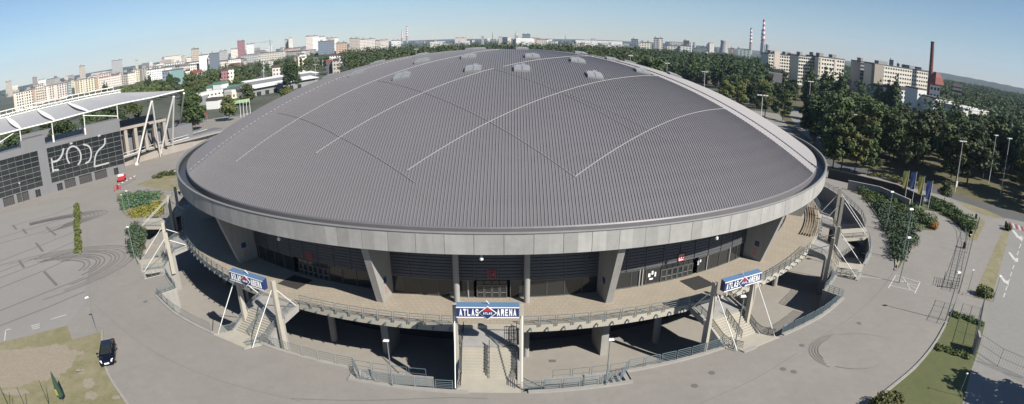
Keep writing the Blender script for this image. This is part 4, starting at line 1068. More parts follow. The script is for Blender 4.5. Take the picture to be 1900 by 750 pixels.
# bright taut strips across the membrane and the rear truss with its top frames
for i in range(9):
    s = -43.7 + 8.6 * i
    if s > SB + 6: break
    tip = max(0, (s - SB) / (SE - SB)); depth = 17 * (1 - tip); zf = lerp(FE, s); zb = lerp(BE, min(s, SB)) * (1 - tip) + zf * tip
    mb = MB(); P = []
    for j in range(11):
        v = j / 10; wd = .25 + .5 * sin(pi * v)
        P.append((FP(s - wd - .9 * v, -depth * v, zf + (zb - zf) * v + .12), FP(s + wd - .9 * v, -depth * v, zf + (zb - zf) * v + .12)))
    for (a, b), (c, d) in zip(P, P[1:]): mb.quad(a, b, d, c)
    mb.build('tension_strip', M['steelwhite'], st)
mb = MB(); s = -48
while s < SB - .2:
    s2 = min(s + 1.3, SB); za, zb_ = lerp(BE, s), lerp(BE, s2)
    mb.bar(FP(s, -17.3, za + .15), FP(s2, -17.3, zb_ + .15), .13, k=5); mb.bar(FP(s, -17.3, za + .8), FP(s2, -17.3, zb_ + .8), .11, k=5)
    mb.bar(FP(s, -17.3, za + .15), FP(s, -17.3, za + .8), .07, k=4); mb.bar(FP(s, -17.3, za + .15), FP(s2, -17.3, zb_ + .8), .06, k=4)
    s = s2
mb.build('rear_truss', M['steelwhite'], st)
s = -46
while s < SB - 6:
    za, zb_ = lerp(BE, s), lerp(BE, s + 7.2); mb = MB()
    for h, d in ((.7, -20), (1.6, -20)):
        mb.bar(FP(s, d, za + h), FP(s + 7.2, d, zb_ + h), .14, k=5)
    for q in range(5): mb.bar(FP(s + 7.2 * q / 4, -20, za + (zb_ - za) * q / 4 + .7), FP(s + 7.2 * q / 4, -20, za + (zb_ - za) * q / 4 + 1.6), .08, k=4)
    for q in (0, 7.2): mb.bar(FP(s + q, -20, (za if q == 0 else zb_) + .7), FP(s + q, -17.3, (za if q == 0 else zb_) + .2), .1, k=4)
    mb.build('roof_frame', M['steelwhite'], st); s += 8.6
# posts between the facade and the roof, diagonals
for px, d in ((-20, 0), (37, 0), (98, 0), (159, 0)):
    s, z = Wp(px, 240); mb = MB(); mb.bar(FP(s, -.6, 10.4), FP(s, -.1, lerp(FE, s)), .12, k=6); mb.bar(FP(s, -.6, 10.4), FP(s, -.6, 12.2), .24, k=6); mb.build('roof_post', M['steelwhite'], st)
s, z = Wp(218, 205); mb = MB(); mb.bar(FP(s, -.4, 12.5), FP(s, 0, lerp(FE, s)), .12, k=6); mb.build('roof_post', M['steelwhite'], st)
mb = MB(); mb.bar(FP(s - 9, -.3, 15.0), FP(s, -.4, 13.2), .1, k=5); mb.build('diagonal_brace', M['steelwhite'], st)
mb = MB(); mb.bar(FP(-2, -.3, 12.0), FP(7, -.4, 14.9), .1, k=5); mb.build('diagonal_brace', M['steelwhite'], st)
z7 = lambda x, y: (200 + x / 4.69, 160 + y / 4.69)
for b, tpx in (((252, 685), (380, 128)), ((458, 610), (385, 130)), ((458, 610), (572, 88)), ((565, 575), (575, 88)), ((617, 440), (662, 60))):
    x, y = G(*z7(*b)); s, z = Wp(*z7(*tpx)); mb = MB(); mb.bar((x, y, .1), FP(s, .05, z - .05), .24, k=8); mb.bar((x, y, 0), (x, y, .5), .5, k=8); mb.build('raking_column', M['steelwhite'], st)
# upper concourse with its piers
P = [G(*z7(*p), 2.6) for p in ((140, 618), (400, 535), (650, 467), (868, 403))]
Q = [FP(S1 + .2, -9, 0)[:2], FP(S1 + 14, -9, 0)[:2], FP(S1 + 26, -10, 0)[:2], FP(S1 + 37, -12, 0)[:2]]
mb = MB()
for i in range(3):
    mb.hexa([(*P[i], 2.25), (*P[i + 1], 2.25), (*Q[i + 1], 2.25), (*Q[i], 2.25), (*P[i], 2.6), (*P[i + 1], 2.6), (*Q[i + 1], 2.6), (*Q[i], 2.6)])
mb.build('concourse_floor', M['concrete'], st)
mb = MB()
for i in range(3): mb.path([(*P[i], 2.75), (*P[i + 1], 2.75)], .09, 5); mb.path([(*P[i], 3.5), (*P[i + 1], 3.5)], .05, 5)
mb.build('concourse_rail', M['steelwhite'], st)
mb = MB()
for i in range(3):
    a, b = Q[i], Q[i + 1]; h = (6.6, 6.4, 3.0)[i]; a = (a[0] - 2, a[1] + 1); b = (b[0] - 2, b[1] + 1); mb.hexa([(*a, 0), (*b, 0), (b[0] - 4, b[1] + 2, 0), (a[0] - 4, a[1] + 2, 0), (*a, h), (*b, h), (b[0] - 4, b[1] + 2, h), (a[0] - 4, a[1] + 2, h)])
mb.build('concourse_back_wall', M['clad'], st)
SR, ZR1 = Wp(304.5, 217.6, -9); _, ZR0 = Wp(226, 236, -9)
for i in range(6):
    s = S1 + .8 + (SR - S1 - 1.8) * i / 5; mb = MB(); fbox(mb, s, s + .9, -9.6, -8.0, 2.6, ZR0 - .7); mb.build('pier', M['pier'], st)
mb = MB(); fbox(mb, S1 + .05, SR, -10.5, -7.8, ZR0 - .68, ZR0); mb.build('ring_beam', M['pier'], st)
mb = MB()
for i in range(5): fbox(mb, S1 + .1, SR - 1, -12.2 - i * .7, -11.5 - i * .7, 7.4 + i * .36, 9.2 + i * .36)
mb.build('seating_tiers', M['clad'], st)
for i in range(9):
    t_ = i / 8 * 2.98; j = min(2, int(t_)); f = t_ - j; x, y = P[j][0] + (P[j + 1][0] - P[j][0]) * f - .6, P[j][1] + (P[j + 1][1] - P[j][1]) * f + .3
    mb = MB(); mb.obox(x, y, 0, 2.25, .5, .5, .5); mb.build('concourse_post', M['pier'], st)
mb = MB()
for i in range(3):
    a, b = P[i], P[i + 1]; f = .55; q = [(a[0] + (Q[i][0] - a[0]) * f, a[1] + (Q[i][1] - a[1]) * f), (b[0] + (Q[i + 1][0] - b[0]) * f, b[1] + (Q[i + 1][1] - b[1]) * f)]
    mb.quad((*q[0], 0), (*q[1], 0), (*q[1], 2.25), (*q[0], 2.25))
mb.build('ground_floor_wall', M['pier'], st)
# far end of the bowl seen under the roof
mb = MB(); fbox(mb, S1 - 2, S1 + 20, -60, -58, 0, 7); fbox(mb, S0, S1, -60, -58, 0, 9); mb.build('opposite_tier', M['clad'], st)
# ================================================================== CITY
def wallmat(name, c, c2=None): return mat(name, c, .8, noise=[(.08, .25, c2 or tuple(x * .85 for x in c))])
def gridmat(name, c, win, bw, bh, mort):
    """facade whose panes are a fine repeating pattern: far buildings only"""
    m = mat(name, c, .75); nt = m.node_tree; b = nt.nodes['Principled BSDF']
    tc = nt.nodes.new('ShaderNodeTexCoord'); sx = nt.nodes.new('ShaderNodeSeparateXYZ'); nt.links.new(tc.outputs['Object'], sx.inputs[0])
    ad = nt.nodes.new('ShaderNodeMath'); ad.operation = 'ADD'; nt.links.new(sx.outputs[0], ad.inputs[0]); nt.links.new(sx.outputs[1], ad.inputs[1])
    cb = nt.nodes.new('ShaderNodeCombineXYZ'); nt.links.new(ad.outputs[0], cb.inputs[0]); nt.links.new(sx.outputs[2], cb.inputs[1])
    br = nt.nodes.new('ShaderNodeTexBrick'); br.offset = 0; br.inputs['Scale'].default_value = 1
    br.inputs['Brick Width'].default_value = bw; br.inputs['Row Height'].default_value = bh; br.inputs['Mortar Size'].default_value = mort
    br.inputs['Color1'].default_value = (*[.62 * v for v in win], 1); br.inputs['Color2'].default_value = (*[x * 1.0 for x in win], 1); br.inputs['Mortar'].default_value = (*[.85 * v for v in c], 1)
    nt.links.new(cb.outputs[0], br.inputs['Vector'])
    geo = nt.nodes.new('ShaderNodeNewGeometry'); sn = nt.nodes.new('ShaderNodeSeparateXYZ'); nt.links.new(geo.outputs['Normal'], sn.inputs[0])
    gt = nt.nodes.new('ShaderNodeMath'); gt.operation = 'GREATER_THAN'; gt.inputs[1].default_value = .5; nt.links.new(sn.outputs[2], gt.inputs[0])
    mx = nt.nodes.new('ShaderNodeMix'); mx.data_type = 'RGBA'; nt.links.new(gt.outputs[0], mx.inputs[0]); nt.links.new(br.outputs['Color'], mx.inputs[6]); mx.inputs[7].default_value = (.10, .097, .094, 1)
    nt.links.new(mx.outputs[2], b.inputs['Base Color']); return m
PAL = {'cream': (.74, .67, .52), 'peach': (.66, .53, .40), 'beige': (.50, .45, .37), 'white': (.74, .73, .70), 'grey': (.36, .36, .36), 'yellow': (.70, .62, .38), 'pink': (.66, .56, .48), 'brown': (.28, .21, .18),
       'red': (.36, .09, .11), 'teal': (.16, .40, .40), 'blue': (.14, .19, .26), 'dark': (.09, .09, .10), 'sand': (.46, .38, .28), 'orange': (.56, .33, .19), 'mint': (.42, .56, .48), 'greenr': (.06, .34, .24)}
for k_, c_ in PAL.items():
    g_ = sum(c_) / 3; c_ = tuple(.62 * v + .38 * g_ for v in c_)
    M['w_' + k_] = wallmat('wall_' + k_, c_); M['g_' + k_] = gridmat('windowed_wall_' + k_, c_, (.05, .06, .075), 3.2, 3.0, .85)
M['flatroof'] = mat('bitumen_roof', (.13, .125, .12), .9, noise=[(.1, .4, (.2, .19, .18))])
M['tileroof'] = mat('dark_tile_roof', (.10, .065, .06), .8, noise=[(.3, .3, None)])
M['redroof'] = mat('red_tile_roof', (.27, .065, .05), .75, noise=[(.3, .4, (.25, .06, .045))])
M['pane'] = mat('window_pane', (.045, .055, .07), .15)
M['brick'] = mat('chimney_brick', (.24, .085, .06), .85, noise=[(.3, .5, (.15, .06, .045)), (2, .3, None)])
def quadbase(p, q, depth):                  # footprint: facade p->q, receding away from the camera
    dx, dy = q[0] - p[0], q[1] - p[1]; l = hypot(dx, dy); nx, ny = -dy / l, dx / l
    if nx * (p[0] - CX) + ny * (p[1] - CY) < 0: nx, ny = -nx, -ny
    return [(p[0], p[1]), (q[0], q[1]), (q[0] + nx * depth, q[1] + ny * depth), (p[0] + nx * depth, p[1] + ny * depth)], (dx / l, dy / l), (nx, ny), l
WIN = {}
gL = gR = ''
def building(name, lab, x0, x1, ytop, d0, d1=None, depth=12, col='beige', windows=None, roof='flatroof', cat='apartment block', group=None, grid=True, roofh=.8, stripes=None, pitched=None, y1=None):
    k_ = 1.42 if group == gL else 1.38 if group == gR else 1.0
    d0 *= k_; depth *= k_ ** .5
    if group == gR or cat in ('school', 'annex', 'hall', 'tower house'):
        a_, b_ = at(x0, ytop, 1), at(x1, ytop, 1); d1 = d0 * (a_[1] - CY) / (b_[1] - CY)      # these fronts run east-west
    elif group == gL or d0 > 700: d1 = d0
    else: d1 = d1 or d0
    p = at(x0, ytop, d0); q = at(x1, y1 or ytop, d1); h = p[2]
    fp, u, n, l = quadbase(p, q, depth); cx = sum(a for a, _ in fp) / 4; cy = sum(b for _, b in fp) / 4
    t = thing(name, lab, cat, (cx, cy, 0), group)
    ccw = fp if (fp[1][0] - fp[0][0]) * (fp[2][1] - fp[1][1]) - (fp[1][1] - fp[0][1]) * (fp[2][0] - fp[1][0]) > 0 else fp[::-1]
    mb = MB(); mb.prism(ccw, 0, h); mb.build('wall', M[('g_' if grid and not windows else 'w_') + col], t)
    mr = MB()
    if pitched:
        a, b, c, d = fp; rm = [((a[0] + d[0]) / 2, (a[1] + d[1]) / 2), ((b[0] + c[0]) / 2, (b[1] + c[1]) / 2)]; z1 = h + pitched
        A, B, Cc, D, R0, R1 = (*a, h + .01), (*b, h + .01), (*c, h + .01), (*d, h + .01), (*rm[0], z1), (*rm[1], z1)
        mr.quad(A, B, R1, R0); mr.quad(Cc, D, R0, R1); mr.tri(A, R0, D); mr.tri(B, Cc, R1); mr.quad(A, D, Cc, B)
    else: mr.prism([(cx + (x - cx) * 1.02, cy + (y - cy) * 1.02) for x, y in ccw], h + .003, h + roofh)
    mr.build('roof', M[roof], t)
    if windows:
        cols, rows_, zb0, ww, wh = windows
        key = (ww, wh)
        if key not in WIN:
            mb = MB(); mb.box(-ww / 2, -.06, -wh / 2, ww / 2, .06, wh / 2); o = mb.build('window', M['pane']); WIN[key] = o.data; bpy.data.objects.remove(o)
        ang = atan2(u[1], u[0])
        for i in range(cols):
            for j in range(rows_):
                s = l * (i + .5) / cols; z = zb0 + (h - zb0) * (j + .5) / rows_
                o = bpy.data.objects.new('window', WIN[key]); COL.objects.link(o); o.parent = t
                o.location = (p[0] + u[0] * s - n[0] * .05 - cx, p[1] + u[1] * s - n[1] * .05 - cy, z); o.rotation_euler = (0, 0, ang)
    if not pitched and cat in ('tower', 'apartment block', 'office block'):
        for f0 in ((.3,) if l < 15 else (.2, .7)):
            mb = MB(); X, Y = p[0] + u[0] * l * f0 + n[0] * depth * .5, p[1] + u[1] * l * f0 + n[1] * depth * .5
            mb.obox(X, Y, h + roofh + .01, h + roofh + 2.4, l * .16, depth * .4, atan2(u[1], u[0])); mb.build('roof_plant', M['w_grey'], t)
    for s0, s1, c, dz in (stripes or []):
        mb = MB(); e = .35; P0 = (p[0] + u[0] * l * s0 - n[0] * e, p[1] + u[1] * l * s0 - n[1] * e); P1 = (p[0] + u[0] * l * s1 - n[0] * e, p[1] + u[1] * l * s1 - n[1] * e)
        f2 = [P0, P1, (P1[0] + n[0] * (e - .003 if dz <= 0 else 4), P1[1] + n[1] * (e - .003 if dz <= 0 else 4)), (P0[0] + n[0] * (e - .003 if dz <= 0 else 4), P0[1] + n[1] * (e - .003 if dz <= 0 else 4))]
        if (f2[1][0] - f2[0][0]) * (f2[2][1] - f2[1][1]) - (f2[1][1] - f2[0][1]) * (f2[2][0] - f2[1][0]) < 0: f2 = f2[::-1]
        mb.prism(f2, 0, h + dz); mb.build('balcony_stack' if dz <= 0 else 'stair_tower', M['w_' + c], t)
    return t
# left rows of flats
gL = 'blocks of flats in the row left of the dome'
building('apartment_block', 'cream and peach block of flats at the far left end of the row', 24.8, 65.6, 174.4, 420, 460, 12, 'cream', (9, 6, 1, 1.5, 1.6), stripes=[(.0, .08, 'peach', -.3), (.42, .5, 'peach', -.3), (.85, .97, 'orange', -.3)], group=gL, y1=163)
building('apartment_block', 'tall peach end tower between the two leftmost blocks of flats', 66, 80.8, 158.4, 458, 470, 12, 'peach', (4, 7, 1, 1.4, 1.4), group=gL)
building('apartment_block', 'pale pink block of flats with a blue stripe, second long block from the left', 81.6, 123, 162, 470, 510, 12, 'pink', (9, 6, 1, 1.5, 1.6), stripes=[(.1, .18, 'cream', -.3), (.45, .53, 'peach', -.3)], group=gL, y1=151)
building('apartment_block', 'narrow mint and white end block with a blue stripe right of the pale pink flats', 123.4, 132, 153, 510, 520, 12, 'mint', (3, 5, 1, 1.2, 1.4), stripes=[(.0, .3, 'blue', -.2)], group=gL)
building('apartment_block', 'yellow and peach block of flats in the middle of the left row', 137.6, 183, 151, 500, 540, 12, 'yellow', (9, 6, 1, 1.5, 1.6), stripes=[(.05, .13, 'orange', -.3), (.38, .46, 'peach', -.3), (.86, .97, 'orange', -.3)], group=gL, y1=139.5)
building('apartment_block', 'tall peach tower of flats right of the yellow block', 183.5, 205.5, 139, 535, 545, 12, 'peach', (5, 7, 1, 1.5, 1.5), group=gL)
building('apartment_block', 'cream block of flats with poplars standing in front of it', 206, 244, 139.5, 540, 580, 12, 'cream', (9, 6, 1, 1.5, 1.6), stripes=[(.0, .08, 'peach', -.3), (.4, .48, 'peach', -.3)], group=gL, y1=128.5)
building('apartment_block', 'tall yellow end tower behind the poplar in the left row', 244.5, 259, 131, 575, 590, 12, 'yellow', (4, 6, 1, 1.4, 1.4), group=gL)
building('apartment_block', 'beige block of flats left of the white striped one', 260, 299, 128, 590, 630, 12, 'beige', (9, 6, 1, 1.5, 1.6), stripes=[(.0, .1, 'brown', -.3), (.45, .53, 'peach', -.3), (.9, .99, 'peach', -.3)], group=gL, y1=120.5)
building('apartment_block', 'white block of flats with bands of windows above the teal building', 305, 341, 120, 640, 690, 12, 'white', (8, 6, 1, 2.0, 1.4), group=gL, y1=112.5)
building('office_block', 'plain teal office block at the tip of the white stadium roof', 315.5, 341, 131.6, 478, 478, 16, 'teal', None, cat='office block', grid=False)
building('office_block', 'dark blue glass wing on the left of the teal office block', 300.5, 315.2, 134, 478, 478, 16, 'blue', None, cat='office block')
# towers and mid-distance buildings: x0, x1, ytop, distance, depth, colour, kind, label
B = [(10, 22, 153, 1500, 25, 'sand', 'tower_block', 'faint brown tower at the extreme left of the skyline'), (60, 69, 145, 1500, 20, 'brown', 'tower_block', 'dark brownish tower second from the left on the skyline'), (71, 86, 150, 1450, 20, 'white', 'tower_block', 'low white block beside the dark brownish tower on the skyline'),
     (100, 106, 143, 1600, 20, 'blue', 'tower_block', 'small dark tower between the two brown towers of the left skyline'), (147, 158, 124, 1100, 22, 'sand', 'tower_block', 'brown tower with a white top above the yellow flats'), (207, 227, 114, 1500, 20, 'grey', 'tower_block', 'pale grey slab on the skyline above the cream flats'), (251, 256, 113, 1500, 18, 'beige', 'tower_block', 'thin pale tower right of the grey slab on the skyline'),
     (355, 369, 92, 900, 22, 'sand', 'tower_block', 'brown tower with a bright white crown left of the paired dark glass blocks'), (369, 386, 104, 700, 14, 'white', 'office_block', 'white windowless-looking slab beside the dark blue glass block'), (388, 407, 101, 690, 14, 'blue', 'office_block', 'dark blue glass block between the white slab and its yellow end wall'),
     (440, 454, 77, 1300, 28, 'red', 'tower_block', 'crimson glass tower on the left skyline'), (457, 471, 83, 1300, 25, 'white', 'tower_block', 'white tower right of the crimson tower'), (428, 441, 92, 1200, 25, 'cream', 'tower_block', 'cream block just left of the crimson tower'), (407, 422, 96, 1100, 22, 'grey', 'tower_block', 'low grey block above the dark blue glass block'),
     (528, 535, 74, 1500, 30, 'grey', 'tower_block', 'grey left half of the paired towers on the skyline'), (536, 543, 71.5, 1480, 30, 'cream', 'tower_block', 'cream right half of the paired towers on the skyline'), (567, 579, 68, 1300, 30, 'pink', 'tower_block', 'leftmost tower of the big white cluster on the skyline'), (579.5, 591, 67.5, 1320, 30, 'white', 'tower_block', 'second tower of the big white cluster, with a box on its roof'),
     (591.5, 604, 69, 1350, 30, 'white', 'tower_block', 'third tower of the big white cluster, stepping down'), (604.5, 620, 71.5, 1380, 30, 'beige', 'tower_block', 'fourth, lower block of the big white cluster'), (620.5, 628, 71, 1400, 30, 'white', 'tower_block', 'slim right-hand end tower of the big white cluster'),
     (623, 644, 81, 900, 20, 'orange', 'apartment_block', 'pinkish flats right of the glass office at the park edge'), (648, 667, 72.5, 1100, 20, 'sand', 'tower_block', 'brown slab block left of the long grey blocks above the park'), (668, 696, 74, 1120, 20, 'pink', 'apartment_block', 'long pale pink block with a roof box above the park'), (697, 704, 76, 1150, 20, 'beige', 'apartment_block', 'short beige block between the pink blocks above the park'),
     (705, 721, 75.5, 1180, 20, 'pink', 'apartment_block', 'right-hand pale pink block above the park'), (726, 744, 76, 1300, 20, 'white', 'apartment_block', 'low white block left of the twin distant chimneys'), (844, 866, 71, 1900, 30, 'pink', 'apartment_block', 'pale pink block alone on the skyline above the top of the dome'),
     (590, 620, 78, 900, 25, 'blue', 'office_block', 'dark glass office with greenish fins in front of the white cluster'), (607, 634, 105, 600, 12, 'white', 'row_house', 'bright white row with window bands at the park edge'), (635, 661, 102.5, 600, 12, 'blue', 'apartment_block', 'dark blue modern block with white window bands at the park edge'), (662, 678, 103, 605, 12, 'cream', 'apartment_block', 'cream end wall right of the dark blue modern block'),
     (545, 552, 106, 520, 10, 'brown', 'apartment_block', 'narrow dark brown block left of the yellow stripe'), (552.5, 556, 105, 518, 10, 'yellow', 'apartment_block', 'narrow yellow striped block above the warehouse'), (560, 566, 108, 530, 10, 'cream', 'apartment_block', 'small cream block right of the yellow striped one'),
     (447, 480, 104, 800, 12, 'grey', 'car_park', 'open concrete parking deck with dark storeys, left part'), (482, 524, 100, 820, 14, 'beige', 'car_park', 'open concrete parking deck with dark storeys, right part'), (424, 447, 112, 700, 12, 'white', 'apartment_block', 'low white building with arched windows above the trees'), (452, 457, 113, 650, 10, 'beige', 'apartment_block', 'slim beige end wall below the parking deck'),
     (344, 353, 133, 620, 12, 'cream', 'row_house', 'cream gabled house right of the teal office'), (361, 375, 134, 620, 12, 'white', 'row_house', 'white house with brown roof right of the gabled one'), (410, 422, 133, 466, 10, 'red', 'row_house', 'red-painted left half of the house above the green kiosks'), (423, 434, 130, 466, 10, 'cream', 'row_house', 'cream right half of the house above the green kiosks'),
     (352, 372, 117, 750, 12, 'white', 'office_block', 'low white block above the gabled cream house'), (505, 520, 127, 430, 10, 'pink', 'row_house', 'pinkish brick shed among the trees above the warehouse'), (617, 630, 114, 440, 10, 'sand', 'row_house', 'small brick house in front of the bright white row'), (605, 616, 116, 445, 8, 'dark', 'row_house', 'dark roofed shed beside the small brick house'),
     (969, 984, 64, 1500, 30, 'blue', 'tower_block', 'white and blue box tower right of the church spire'), (985, 996, 71, 1400, 20, 'orange', 'apartment_block', 'orange flats right of the white and blue box tower'), (893, 898, 68.5, 1800, 20, 'grey', 'tower_block', 'pair-left grey block on the skyline left of the spire'), (925, 932, 69, 1800, 20, 'beige', 'tower_block', 'small beige block on the skyline just left of the spire'),
     (1068, 1155, 74.5, 1700, 30, 'white', 'exhibition_hall', 'long low white hall on the skyline behind the park'), (1171, 1184, 73.5, 900, 20, 'blue', 'tower_block', 'dark blue tower on the skyline right of the long white hall'), (1187, 1209, 79, 900, 18, 'cream', 'apartment_block', 'cream block between the two towers right of the white hall'),
     (1213, 1223, 71.5, 800, 20, 'grey', 'tower_block', 'dark shaded side of the grey and cream tower'), (1223.5, 1230, 72, 802, 20, 'cream', 'tower_block', 'bright cream side of the grey and cream tower'), (1268, 1279, 76, 1000, 22, 'dark', 'tower_block', 'black box tower left of the cooling towers'), (1238, 1262, 85, 900, 20, 'cream', 'apartment_block', 'long low cream block left of the black box tower'), (1262, 1282, 85.5, 880, 20, 'white', 'apartment_block', 'low white block below the black box tower'),  # grey and cream tower: its shaded and lit sides are put into wall colours
     (1355, 1362, 90, 1000, 15, 'orange', 'apartment_block', 'small orange block right of the big cooling tower'), (1368, 1374, 90, 1000, 15, 'mint', 'apartment_block', 'small mint block left of the red and white stacks'), (1376, 1393, 91.5, 950, 15, 'mint', 'factory', 'pale green works hall at the foot of the leftmost striped stack'), (1308, 1314, 96, 700, 12, 'white', 'row_house', 'tiny white house in the trees below the cooling tower'), (1240, 1252, 97, 700, 12, 'white', 'row_house', 'tiny white shed in the trees left of the long dark building'),
     (1650, 1658, 112, 900, 20, 'blue', 'tower_block', 'small dark blue tower behind the long right-hand flats'), (1664, 1669, 119, 900, 15, 'brown', 'tower_block', 'small brown tower behind the long right-hand flats'), (1697, 1710, 125, 850, 15, 'grey', 'factory', 'grey works building with a stub chimney behind the long right-hand flats'), (1768, 1785, 160, 420, 12, 'beige', 'row_house', 'half hidden beige house in the trees right of the red-roofed tower')]
for x0, x1, yt, d, dp, c, nm, lab in B:
    cat = {'tower_block': 'tower', 'office_block': 'office block', 'apartment_block': 'apartment block', 'row_house': 'house', 'car_park': 'car park', 'exhibition_hall': 'hall', 'factory': 'factory'}[nm]
    rf = 'flatroof'; pit = None
    if nm == 'row_house': pit = 2.0; rf = 'redroof' if random.random() < .15 else 'tileroof'
    building(nm, lab, x0, x1, yt, d, d, dp, c, roof=rf, cat=cat, pitched=pit, roofh=1.2, grid=not (lab.startswith('white windowless') or 'end wall' in lab))
# right-hand blocks of flats
gR = 'blocks of flats above the dark trees on the right'
building('apartment_block', 'tall cream slab of flats with two peach stair towers, nearest of the right-hand blocks', 1426.5, 1482, 100.5, 330, 300, 12, 'cream', (12, 8, 1.0, 1.5, 1.35), stripes=[(.18, .37, 'peach', 2.6), (.72, .92, 'orange', 2.6)], group=gR, y1=103)
building('apartment_block', 'lower set-back wing joining the tall cream slab on its right', 1482.5, 1511, 104, 318, 330, 12, 'cream', (7, 8, 1.0, 1.5, 1.35), group=gR, y1=106)
building('apartment_block', 'dark brown shaded end bay between the two cream blocks on the right', 1511.5, 1519, 105, 322, 318, 12, 'brown', None, group=gR, grid=False)  # brown wall colour stands for the shaded side of the middle cream slab
building('apartment_block', 'cream slab of flats behind the poplars, middle of the right-hand blocks', 1519.5, 1567, 106, 318, 322, 12, 'cream', (10, 7, 1.0, 1.5, 1.35), stripes=[(.05, .12, 'yellow', -.3), (.6, .68, 'peach', -.3)], group=gR, y1=111.5)
building('apartment_block', 'grey shaded flank of flats left of the long right-hand block', 1597, 1622, 115, 330, 318, 12, 'grey', (8, 8, 1.0, 1.4, 1.3), group=gR, y1=118)  # shade of this flank is painted in as its grey wall colour
building('apartment_block', 'long cream block of flats running towards the brick chimney', 1623, 1722, 119.5, 318, 345, 12, 'cream', (22, 7, 1.0, 1.5, 1.3), stripes=[(.0, .16, 'sand', .3)], group=gR, y1=136)
building('warehouse', 'long dark flat-roofed building right behind the dome', 1196, 1305, 118, 400, 352, 40, 'dark', None, cat='warehouse', grid=False, y1=127)  # dark wall colour carries the shade of the unlit front
building('warehouse', 'pale orange end building at the corner of the long dark one', 1313.5, 1323.5, 125.5, 352, 352, 14, 'orange', None, cat='warehouse', grid=True)
building('warehouse', 'dark low building with a white end wall left of the tall cream slab', 1403, 1426, 134, 380, 372, 14, 'dark', None, cat='warehouse', grid=False)
building('warehouse', 'white end wall of the dark low building beside the tall cream slab', 1426.3, 1436, 138, 372, 372, 12, 'white', None, cat='warehouse')
sch = building('school', 'white two-storey building with a dark pitched roof left of the brick chimney', 1658, 1702, 166, 372, 346, 18, 'white', (7, 3, .5, 1.9, 1.7), 'tileroof', 'school', pitched=2.2, y1=172)
building('school', 'bluish gable wing at the left end of the white two-storey building', 1637, 1657.5, 163, 380, 374, 18, 'teal', None, 'tileroof', 'school', grid=False, pitched=2.0)
building('annex', 'small white flat-roofed annex left of the brick chimney foot', 1703, 1720, 166, 346, 352, 12, 'white', (2, 2, 1, 1.4, 1.2), cat='annex')
twr = building('tower_house', 'white tower house with a tall red mansard roof behind the brick chimney', 1726, 1745, 157, 405, 405, 14, 'white', (3, 2, 6, 1.5, 1.8), 'redroof', 'tower', roofh=.5, y1=158)
p = at(1735.5, 157, 412); mb = MB(); X, Y, Z = p
for r0, r1, z0, z1 in ((4.6, 3.6, Z + .4, Z + 5.0), (3.6, 1.2, Z + 5.0, Z + 8.4)): mb.hexa([(X - r0, Y - r0, z0), (X + r0, Y - r0, z0), (X + r0, Y + r0, z0), (X - r0, Y + r0, z0), (X - r1, Y - r1, z1), (X + r1, Y - r1, z1), (X + r1, Y + r1, z1), (X - r1, Y + r1, z1)])
mb.build('mansard_roof', M['redroof'], twr)
building('annex', 'long low white building right of the brick chimney', 1733, 1769, 183, 340, 350, 12, 'white', (6, 1, .8, 1.4, 1.2), cat='annex', y1=186)
building('hall', 'low white-roofed hall among the trees at the right', 1788, 1833, 203, 300, 310, 18, 'white', None, 'w_white', 'hall', grid=False, y1=212)
# brick chimney, striped stacks, cooling towers, spire, crane
x, y = G(1722, 190)
t = thing('brick_chimney', 'tall red brick factory chimney standing alone on the right', 'chimney', (x, y, 0)); H = at(1727.5, 77, hypot(x - CX, y - CY))[2]
mb = MB(); mb.lathe([(2.2, 0), (2.1, 3), (1.5, H - 1)], x, y, 14); mb.build('shaft', M['brick'], t)
mb = MB(); mb.lathe([(1.52, H - 1), (1.65, H - .6), (1.6, H)], x, y, 14); mb.build('crown', M['dark'], t)
M['strw'] = M['letter']; M['strr'] = mat('stack_red', (.5, .1, .08), .7)
for bx, yt, yb, d, rr, lab in ((1394, 52, 100, 2200, 4.5, 'left, shorter red and white striped power station stack'), (1417.5, 36.5, 100, 2300, 5.5, 'tallest red and white striped power station stack'), (1414.5, 55, 100, 2350, 4.5, 'striped stack tucked behind the tallest one'), (745.7, 57, 80, 3400, 4.5, 'left and shorter of the distant twin striped stacks behind the dome'), (754.7, 49, 80, 3400, 5.5, 'right and taller of the distant twin striped stacks behind the dome')):
    x, y, Z = at(bx, yt, d); t = thing('factory_stack', lab, 'chimney', (x, y, 0), 'striped stacks'); n = 9
    mb = MB(); ra = rr
    mb.lathe([(rr * 1.5, 0), (rr * 1.2, Z * .4)], x, y, 12); mb.build('shaft', M['concrete'], t)
    for i in range(n):
        mb = MB(); z0, z1 = Z * (.4 + .6 * i / n), Z * (.4 + .6 * (i + 1) / n); mb.lathe([(rr * (1.2 - .4 * i / n), z0), (rr * (1.2 - .4 * (i + 1) / n), z1)], x, y, 12); mb.build('painted_band', M['strr' if i % 2 == 0 else 'strw'], t)
for x0, x1, yt, d, lab in ((1336, 1351, 74.5, 1900, 'large grey cooling tower left of the striped stacks'), (1420, 1429, 82, 2300, 'smaller grey cooling tower right of the striped stacks')):
    p, q = at(x0, yt, d), at(x1, yt, d); R_ = hypot(p[0] - q[0], p[1] - q[1]) / 2; Z = p[2]; X, Y = (p[0] + q[0]) / 2, (p[1] + q[1]) / 2
    t = thing('cooling_tower', lab, 'cooling tower', (X, Y, 0)); mb = MB(); mb.lathe([(R_ * (.82 + .42 * (abs(v - .75) / .75) ** 1.7), Z * v) for v in [i / 12 for i in range(13)]] + [(R_ * .85, Z * .97)], X, Y, 28); mb.build('shell', M['concrete'], t, smooth=True)
x, y, Z = at(958, 56, 1500); t = thing('church', 'church with a slim green spire on the skyline above the dome', 'church', (x, y, 0)); z2 = at(958, 66, 1500)[2]
mb = MB(); mb.box(x - 4.5, y - 4.5, 0, x + 4.5, y + 4.5, z2); mb.build('tower', M['w_orange'], t)
